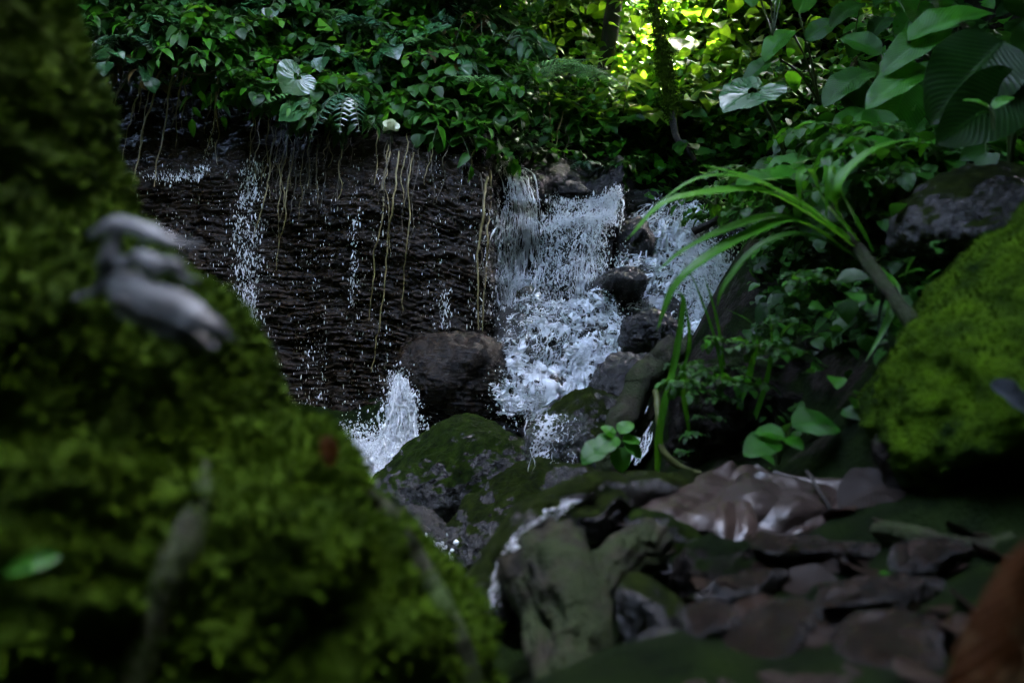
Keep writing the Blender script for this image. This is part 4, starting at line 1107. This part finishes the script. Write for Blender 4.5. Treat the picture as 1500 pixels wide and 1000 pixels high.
water('waterfall', W2, 110, 90, 'fall', lambda u, v: .02 + .62 * sm(.45, .85, u) - .1 * v, .03, 2, wp=1)
water('waterfall', W3, 110, 120, 'fall', lambda u, v: .30 + .30 * sm(.3, .75, u) - .15 * sm(.1, .5, v), .03, 3, wp=1)
water('waterfall', W4, 220, 220, 'cascade', lambda u, v: .42 + .22 * sm(.4, .7, v) - .1 * np.sin(u * 9), .10, 4, sc=5, wp=1)
water('waterfall', W5, 160, 220, 'cascade', lambda u, v: .34 + .2 * u, .14, 5, sc=6, wp=1)
water('waterfall', W6, 60, 120, 'fall_thin', lambda u, v: .30 + .25 * u, .02, 6, wp=1)
WARPED = [W1, W2, W3, W4, W5, W6]
W7 = [(905, 945, 588, 3.9), (912, 958, 608, 3.8), (912, 955, 640, 3.7), (900, 940, 680, 3.6)]
W8 = [(776, 856, 606, 4.25), (770, 862, 622, 4.05), (766, 856, 650, 3.98), (762, 846, 690, 3.95)]
water('stream_water', W7, 40, 60, 'stream', lambda u, v: .5 + 0 * u, .02, 7, sc=10)
water('stream_water', W8, 60, 60, 'stream', lambda u, v: .34 + .3 * np.exp(-((u - .35) / .15) ** 2), .03, 8, sc=10)
W9 = [(500, 640, 655, 5.9), (505, 625, 665, 5.5), (510, 612, 690, 5.2), (520, 600, 720, 4.9)]
water('plunge_pool', W9, 100, 60, 'cascade', lambda u, v: .75 + 0 * u, .07, 9, sc=6)
W10 = [(600, 655, 792, 3.55), (605, 660, 825, 3.4), (620, 664, 860, 3.2), (640, 690, 900, 3.1)]
water('stream_water', W10, 40, 60, 'cascade', lambda u, v: .62 + 0 * u, .03, 10, sc=8)
# the lower pool surface, mostly hidden under the rocks
v, uv = sheet([(300, 900, 640, 6.4), (250, 900, 700, 5.4), (200, 860, 800, 4.2), (200, 780, 940, 3.0)], 80, 80)
mb = MB(); mb.add(v + np.stack([v[:, 0] * 0, v[:, 0] * 0, .01 * fbm(v, 8, 3, 1)], 1), grid_q(80, 80), uv, .1); tag(mb.build('stream_water', M['stream']), kind='structure')

# strands and drops thrown out of the sheets
def strands(rows, n, vr, rad, jit, seed, out=(.0, .08), lat=.02, meander=1.0, bias=None):
    rg = np.random.default_rng(seed); mb = MB()
    rr = [(r[0], r[1], r[2], r[3], r[4] if len(r) > 4 else r[3]) for r in rows]
    s = spline(rr, 200)
    for k in range(n):
        u = rg.random() if bias is None else float(np.clip(rg.normal(bias[0], bias[1]), 0, 1))
        v0 = rg.uniform(-.02, .98); L = rg.uniform(*vr); m = 9
        tv = np.clip(np.linspace(v0, v0 + L, m), 0, 1)
        uu = np.clip(u + meander * .05 * np.cumsum(rg.normal(size=m)) * .5, 0, 1)
        row = np.stack([np.interp(tv, np.linspace(0, 1, 200), s[:, i]) for i in range(5)], 1)
        d = row[:, 3] * (1 - uu) + row[:, 4] * uu
        px = row[:, 0] * (1 - uu) + row[:, 1] * uu; py_ = row[:, 2] + rg.normal() * 1.0
        if rows in WARPED: px, py_, d = warp(px, py_, d)
        d = d - rg.uniform(*out) - jit * np.abs(rg.normal())
        p = np.stack([(px - 750) / FPX * d, d, CAMZ - (py_ - 500) / FPX * d], 1)
        p[:, 0] += rg.normal(size=m) * lat * .15
        if np.linalg.norm(p[-1] - p[0]) < .01: continue
        r = rg.uniform(*rad) * np.abs(np.sin(np.linspace(.15, 3.0, m) * 1.0)) * (1 + .5 * rg.normal(size=m)).clip(.25, 2)
        tube(mb, p, r, 4)
    return mb
OCT = np.array([[1, 0, 0], [-1, 0, 0], [0, 1, 0], [0, -1, 0], [0, 0, 1], [0, 0, -1]], float)
OQ = np.array([[0, 2, 4, 4], [2, 1, 4, 4], [1, 3, 4, 4], [3, 0, 4, 4], [2, 0, 5, 5], [1, 2, 5, 5], [3, 1, 5, 5], [0, 3, 5, 5]])
def drop_tpl():
    th = np.linspace(0, 2 * math.pi, 6, endpoint=False)
    ring = [(0.03, 1.0), (.8, .35), (.9, -.3), (.03, -1.0)]
    v = np.array([[r * math.cos(a), r * math.sin(a), z] for r, z in ring for a in th])
    return v, grid_q(6, 4, True), np.zeros((24, 2))
DROP = drop_tpl()
def drops(rows, n, size, seed, scatter=.08, stretch=1.6, out=.06, vpow=1.0, upw=0.0):
    rg = np.random.default_rng(seed)
    rr = [(r[0], r[1], r[2], r[3]) for r in rows]; s = spline(rr, 200)
    tv = rg.random(n) ** vpow; u = rg.random(n)
    row = np.stack([np.interp(tv, np.linspace(0, 1, 200), s[:, i]) for i in range(4)], 1)
    px = row[:, 0] * (1 - u) + row[:, 1] * u; d = row[:, 3]; py_ = row[:, 2]
    if rows in WARPED: px, py_, d = warp(px, py_, d)
    d = d - np.abs(rg.normal(size=n)) * out
    p = np.stack([(px - 750) / FPX * d, d, CAMZ - (py_ - 500) / FPX * d], 1) + rg.normal(size=(n, 3)) * [scatter, scatter * .4, scatter]
    p[:, 2] += upw * np.abs(rg.normal(size=n))
    sz = size * np.exp(rg.normal(0, .5, n))
    x = np.tile([1., 0, 0], (n, 1)) + rg.normal(size=(n, 3)) * .25
    mb = MB(); batch(mb, DROP, p, x, np.array([0, 0, 1.]) + rg.normal(size=(n, 3)) * .15, np.stack([sz, sz, sz * stretch * rg.uniform(.6, 1.8, n)], 1), rg.random(n))
    return mb
def spray(mb): return tag(mb.build('water_spray', M['white']), kind='stuff')
spray(strands(W1, 360, (.04, .18), (.0015, .005), .02, 1, bias=(.55, .2), meander=.5))
spray(strands(W2, 150, (.05, .2), (.0012, .0045), .03, 2, (.0, .08), bias=(.72, .22), meander=1.0))
spray(strands(W3, 190, (.03, .16), (.0012, .0045), .03, 3, (.0, .08), bias=(.62, .28), meander=.9))
spray(strands(W4, 420, (.015, .06), (.0015, .005), .02, 4, (.0, .1), .08, .8))
spray(strands(W5, 700, (.02, .09), (.002, .007), .02, 5, (.0, .12), .08, .8))
spray(strands(W6, 260, (.04, .2), (.0008, .0025), .02, 6, meander=.4))
spray(drops(W1, 1200, .0028, 11, .03, 2.4)); spray(drops(W3, 3400, .0028, 12, .04, 2.2)); spray(drops(W2, 1700, .0028, 13, .03, 2.2))
spray(drops(W4, 3400, .0026, 14, .05, 1.3)); spray(drops(W5, 3500, .0030, 15, .07, 1.3)); spray(drops(W6, 2200, .0022, 16, .04, 3))
spray(drops([(1010, 1095, 400, 6.95), (1000, 1095, 440, 6.8)], 1800, .0038, 17, .13, 1.2, upw=.12))
# the splash plume at the wall's foot
pl = [(580, 588, 548, 5.7), (570, 606, 585, 5.6), (562, 612, 625, 5.5), (540, 615, 660, 5.4), (520, 600, 700, 5.2)]
water('waterfall', pl, 60, 120, 'fall', lambda u, v: .62 + .1 * v, .05, 12, bulge=.1)
spray(strands(pl, 300, (.06, .3), (.0015, .0045), .05, 20, meander=.5)); spray(drops(pl, 2000, .003, 21, .05, 1.5)); spray(drops(W9, 4200, .0038, 22, .06, 1.2, upw=.06))
spray(drops([(505, 530, 630, 5.5), (500, 560, 700, 5.3)], 800, .003, 23, .08, 1.2))
spray(strands(W7, 50, (.1, .5), (.002, .004), .01, 24)); spray(strands(W8, 14, (.1, .5), (.001, .002), .01, 25, bias=(.35, .2))); spray(drops(W10, 300, .005, 26, .02, 1.2))
# trickles and drips down the wall
TR = [((355, 385, 240, 6.5), (345, 385, 330, 6.45), (348, 378, 420, 6.4), (350, 372, 470, 6.4)), ((200, 300, 255, 6.75), (230, 300, 262, 6.7), (290, 310, 245, 6.7)), ((318, 324, 160, 6.8), (306, 312, 205, 6.8), (296, 302, 250, 6.75)),
      ((545, 553, 170, 6.2), (548, 552, 350, 6.1)), ((515, 528, 320, 6.25), (512, 522, 450, 6.2)), ((648, 656, 430, 6.05), (645, 655, 482, 6.0)), ((606, 640, 540, 5.75), (604, 640, 600, 5.7)),
      ((440, 480, 500, 6.3), (440, 480, 620, 6.2)), ((690, 735, 300, 6.2), (690, 735, 480, 6.15))]
for k, rws in enumerate(TR):
    rws = [(a, b, c_, wall_d((a + b) / 2, c_) - .03) for a, b, c_, _ in rws]
    spray(drops(list(rws), [1500, 300, 110, 130, 160, 110, 260, 120, 300][k], .0022, 60 + k, .02 if k else .035, 3.2, .02))
mb = MB(); n = 3200  # scattered white drips that also stand in for the wall's small glints
px = rg.uniform(170, 735, n); py_ = rg.uniform(225, 640, n)
px = np.where(rg.random(n) < .45, rg.normal(rg.choice([250, 330, 366, 400, 440, 470, 520, 560, 640, 690], n), 9), px)
d = np.array([wall_d(a, b) for a, b in zip(px, py_)]) - .02
p = np.stack([(px - 750) / FPX * d, d, CAMZ - (py_ - 500) / FPX * d], 1); sz = .0016 * np.exp(rg.normal(0, .4, n))
batch(mb, DROP, p, np.tile([1., .1, 0], (n, 1)), np.tile([0, 0, 1.], (n, 1)), np.stack([sz, sz, sz * rg.uniform(1.5, 7, n)], 1), rg.random(n))
spray(mb)

# ------------------------------------------------------------------ foreground roots, stones, litter
# knotted root stump in front, centre-right
rt = empty('root_stump', P(880, 1000, 1.35), 'knotted grey-green mossy root stump in the wet foreground with a pale spine', 'root')
def rpart(pts, rad, mat, name='root', sides=14, wob=.02, seed=0):
    c = spline([P(*p) for p in pts], 90)
    c = c + wob * np.stack([fbm(c, 7, 3, seed), fbm(c, 7, 3, seed + 4), fbm(c, 7, 3, seed + 8)], 1)
    rr = np.interp(np.linspace(0, 1, 90), np.linspace(0, 1, len(rad)), rad) * (1 + .18 * fbm(c, 14, 3, seed + 3))
    mb = MB(); tube(mb, c - np.array(rt.location[:]), rr, 40, ridge=.35); return mb.build(name, M[mat], rt)
rpart([(700, 920, 1.75), (735, 850, 1.8), (780, 790, 1.85), (850, 745, 1.95), (930, 725, 2.1), (1000, 715, 2.3)], [.05, .06, .07, .07, .05, .04], 'rock_moss2', seed=2)
rpart([(800, 800, 1.75), (830, 860, 1.6), (850, 930, 1.5), (850, 1020, 1.4)], [.07, .06, .045, .05], 'bark_moss', seed=5)
rpart([(960, 800, 1.8), (900, 830, 1.7), (870, 880, 1.6), (840, 960, 1.45)], [.05, .045, .03, .03], 'bark_moss', seed=7)
rpart([(770, 830, 1.7), (790, 900, 1.6), (800, 960, 1.5), (810, 1030, 1.4)], [.05, .03, .03, .03], 'bark_moss', seed=9)
boulder('mossy_stone', P(968, 795, 1.95), (.12, .11, .085), 'rock_moss', 'small round mossy stone beside the big wet brown leaf', (0, .1, 0), 81, 5, .04, cat='stone')
boulder('stone', P(965, 925, 1.5), (.07, .07, .12), 'rock_moss2', 'purple-grey slanting stone in the foreground under the mossy stone', (0, -.5, .2), 85, 5, .06, cat='stone')
boulder('stone', P(1000, 990, 1.35), (.11, .10, .07), 'rock', 'wide purple-grey stone at the bottom of the foreground', (0, .3, .2), 86, 5, .06, cat='stone')
boulder('stone', P(755, 905, 1.9), (.11, .10, .07), 'rock', 'pinkish grey stone wedged between the tree base and the root stump', (0, .3, .2), 88, 5, .06, cat='stone')
boulder('stone', P(1060, 860, 1.8), (.13, .12, .13), 'soil', 'black earthy stone beside the small round mossy stone', (0, .3, .2), 90, 5, .08, cat='stone')
boulder('stone', P(1440, 700, 2.1), (.34, .22, .20), 'soil', 'dark earthy stone under the bright mossy boulder', (0, .3, .2), 91, 5, .08, cat='stone')
boulder('log', P(1230, 1018, 1.12), (.34, .06, .035), 'bark_moss', 'dull olive log lying across the bottom edge of the foreground', (0, .02, .1), 93, 5, .05, cat='log')
# water film over the spine, its wet highlight drawn in as white streaks
W11 = [(905, 985, 712, 2.22, 2.35), (820, 870, 728, 1.92), (770, 815, 765, 1.80), (735, 775, 810, 1.74), (712, 745, 860, 1.70), (700, 735, 895, 1.66)]
water('stream_water', W11, 60, 120, 'stream', lambda u, v: .62 - .5 * np.abs(u - .4), .012, 13, sc=16, bulge=.02)

# big wet brown leaf
bl = empty('dead_leaf', P(1150, 800, 1.9), 'large crumpled wet brown leaf with shining ribs lying on the litter', 'leaf')
def crumple(rows, nu, nv, amp, seed, ribs=9, fold=.02):
    v, uv = sheet(rows, nu, nv)
    h = amp * fbm(v, 6, 3, seed) + fold * np.abs(np.sin(uv[:, 0] * ribs)) + .006 * fbm(v, 22, 3, seed + 4)
    v, _ = displace(v, nu, nv, h)
    return v, uv
def sheet_part(rows, nu, nv, amp, seed, mat, parent, name, ribs=9, fold=.015, rnd=.5):
    v, uv = crumple(rows, nu, nv, amp, seed, ribs, fold)
    mb = MB(); mb.add(v - np.array(parent.location[:]), grid_q(nu, nv), uv[:, ::-1] if ribs else uv, rnd); return mb.build(name, M[mat], parent)
sheet_part([(1060, 1110, 680, 2.35), (1000, 1140, 705, 2.25), (950, 1150, 730, 2.1), (905, 1120, 752, 2.0), (890, 1060, 775, 1.95)], 90, 70, .024, 3, 'leaf_wet', bl, 'leaf_blade', 7, .008, .6)
sheet_part([(1080, 1145, 700, 2.2), (1060, 1300, 722, 2.1), (1050, 1290, 742, 2.0), (1046, 1210, 775, 1.95), (1050, 1120, 805, 1.9)], 90, 70, .03, 6, 'leaf_wet', bl, 'leaf_blade', 9, .012, .3)
sheet_part([(1050, 1100, 742, 2.0), (1046, 1110, 770, 1.9), (1048, 1090, 812, 1.85)], 40, 30, .015, 9, 'leaf_wet', bl, 'leaf_blade', 6, .01, 1.0)
for k, (a, b, d, rx, rz, ty, lab) in enumerate([(1180, 850, 1.78, .20, .035, .10, 'flat purple-brown wet slab below the big wet leaf'), (1090, 880, 1.6, .12, .04, -.15, 'small tilted dark slab near the black earthy stone'), (1270, 900, 1.45, .17, .035, .06, 'broad brown wet slab in the middle of the litter'),
        (1140, 950, 1.28, .15, .035, -.08, 'dark wet slab near the bottom edge'), (1350, 860, 1.6, .15, .04, .2, 'reddish slab leaning beside the mossy root'), (1040, 945, 1.3, .08, .04, .3, 'narrow purple slab right of the slanting stone'), (1300, 980, 1.15, .12, .03, 0, 'low slab next to the rust-orange leaf')]):
    c_ = P(a, b, d); c_[2] = max(c_[2], H(c_[0], c_[1])[0] + .01)
    boulder('rock_slab', c_, (rx, rx * .6, rz), 'slab', lab, (-.25, ty, .3 * k), 140 + k, 5, .07, cat='slab', fine=.008)
# leaf litter
lt = np.random.default_rng(11)
litter_labels = 'flat wet brown dead leaf lying in the foreground litter'
for i in range(84):
    px = lt.uniform(1010, 1480); py_ = lt.uniform(745, 1040)
    if i > 64: px = lt.uniform(1010, 1500); py_ = lt.uniform(930, 1100)
    d = np.interp(py_, [745, 800, 880, 1000, 1100], [2.25, 2.0, 1.6, 1.05, .8]) + lt.uniform(-.03, .03)
    b = P(px, py_, d); b[2] = H(b[0], b[1])[0] + lt.uniform(.005, .025); an = lt.uniform(0, 6.28); L = lt.uniform(.04, .19) * (1 if d > 1.3 else .7)
    e = b + np.array([math.cos(an), math.sin(an) * .8, lt.uniform(-.05, .12)]) * L
    t = empty('dead_leaf', b, litter_labels, 'leaf', 'dead leaves in the foreground litter')
    leaf_obj(L_big, b, e, lt.uniform(.9, 1.6), 'leaf_litter', t, (lt.normal() * .3, -.35, 1), 0, lt.random(), 'leaf_blade', lt.uniform(.5, 1.5))
# blurred rust leaf in the right bottom corner
ro = empty('dead_leaf', P(1440, 1000, .75), 'very blurred rust-orange curled leaf in the bottom corner', 'leaf')
sheet_part([(1520, 1620, 775, .80), (1472, 1620, 820, .78), (1432, 1620, 880, .76), (1402, 1620, 950, .74), (1365, 1620, 1060, .72)], 40, 60, .015, 14, 'leaf_orange', ro, 'leaf_blade', 7, .008, .0)
# grey dead leaf on the trunk
gl = empty('dead_leaf', P(250, 430, .80), 'curled grey dead leaf with three lobes stuck on the mossy tree base', 'leaf')
for pts, w_, c_ in [([(130, 335, .80), (175, 328, .78), (230, 345, .77), (298, 362, .77)], .010, .9), ([(160, 380, .79), (205, 378, .76), (250, 392, .75), (292, 415, .75)], .010, .6),
                    ([(165, 405, .79), (225, 425, .74), (290, 465, .73), (346, 505, .74)], .017, .8), ([(160, 425, .79), (215, 462, .745), (275, 490, .735), (325, 508, .745)], .012, .2), ([(175, 345, .79), (160, 385, .78), (135, 420, .78), (100, 445, .79)], .010, .3)]:
    blade(gl, pts, w_, 'leaf_grey', c_, 'leaf_lobe', up=(.2, -1, .5), fold=-.35, jag=.22, n=60)
yo = empty('dead_leaf', P(495, 660, .95), 'small yellow-orange leaf on the edge of the mossy tree base', 'leaf')
leaf_obj(L_big, P(470, 640, .99), P(500, 682, 1.0), 1.2, 'leaf_orange', yo, (.9, -.6, .7), 0, .3, 'leaf_blade')
go = empty('fallen_leaf', P(45, 820, .72), 'blurred green leaf lying low on the mossy tree base', 'leaf')
leaf_obj(L_big, P(90, 815, .74), P(-10, 830, .72), .5, 'leaf_b', go, (0, -.8, .6), 0, .8, 'leaf_blade')
yl = empty('fallen_leaf', P(800, 750, 3.0), 'yellow-green leaf lying between the mossy boulder and the root stump', 'leaf')
leaf_obj(L_big, P(782, 742, 3.0), P(832, 742, 2.98), 1.3, 'leaf_yellow', yl, (0, -.8, 1), 0, .3, 'leaf_blade')
leaf_obj(L_big, P(775, 765, 3.0), P(808, 768, 2.98), 1.1, 'leaf_yellow', yl, (0, -.8, 1), 0, 1., 'leaf_blade')
gy2 = empty('dead_leaf', P(1490, 580, 1.5), 'pale grey-brown leaf on the side of the bright mossy boulder', 'leaf')
leaf_obj(L_big, P(1450, 565, 1.5), P(1540, 600, 1.48), 1.0, 'leaf_grey', gy2, (0, -.8, 1), 0, .3, 'leaf_blade')
# small green plants
def sprig(base, lv, label, mat='leaf_a', w=1.2):
    t = empty('small_plant', base, label, 'plant')
    for a, b, rnd in lv:
        leaf_obj(L_big, a, b, w, mat, t, (0, -.6, 1), 0, rnd); petiole(t, base, a, .0025, .01)
sprig(P(905, 670, 2.75), [(P(905, 640, 2.7), P(870, 655, 2.65), .4), (P(908, 635, 2.7), P(925, 612, 2.72), .6), (P(900, 640, 2.7), P(885, 620, 2.7), .7), (P(915, 650, 2.7), P(945, 665, 2.68), .5),
                          (P(890, 650, 2.7), P(850, 668, 2.65), .3), (P(905, 655, 2.7), P(915, 690, 2.66), .6), (P(912, 645, 2.7), P(940, 640, 2.7), .9)], 'small bright leafy plant at the foot of the mossy branch')
sprig(P(1140, 680, 2.3), [(P(1150, 640, 2.25), P(1110, 622, 2.25), .6), (P(1150, 642, 2.25), P(1178, 650, 2.2), .7), (P(1160, 625, 2.25), P(1235, 607, 2.25), .3), (P(1140, 645, 2.25), P(1092, 652, 2.2), .4)],
      'small plant with a few shiny leaves in the black hollow under the bank rock', 'leaf_big', 1.2)
sprig(P(685, 890, 3.2), [(P(690, 860, 3.15), P(665, 850, 3.1), .6), (P(688, 850, 3.15), P(705, 872, 3.1), .7), (P(680, 870, 3.15), P(660, 885, 3.1), .4), (P(690, 870, 3.15), P(705, 895, 3.1), .5)],
      'small shiny green plant beside the lowest white water', 'leaf_big', 1.4)
sprig(P(1310, 870, 1.6), [(P(1310, 845, 1.58), P(1290, 850, 1.56), .8), (P(1312, 845, 1.58), P(1335, 838, 1.56), .7), (P(1310, 850, 1.58), P(1305, 872, 1.54), .9)], 'tiny bright plant growing in the litter', 'leaf_a', 1.3)
sprig(P(1455, 190, 2.3), [(P(1450, 160, 2.3), P(1418, 135, 2.3), .9), (P(1455, 160, 2.3), P(1485, 130, 2.3), .9), (P(1450, 165, 2.3), P(1430, 163, 2.3), .8)], 'small bright three-leaved sprig against the dark hollow', 'leaf_a', .7)
for i in range(22):
    px = rg.uniform(985, 1180); py_ = np.interp(px, [985, 1180], [560, 400]) + rg.uniform(0, 120)
    place(prA[int(rg.choice([0, 2, 3]))], P(px, py_, rg.uniform(2.5, 2.9)), rg.uniform(0, 6.28), rg.uniform(.14, .30), 'tiny leafy plant clinging to the edge of the black bank rock', 'plant', 'tiny plants on the bank rock')
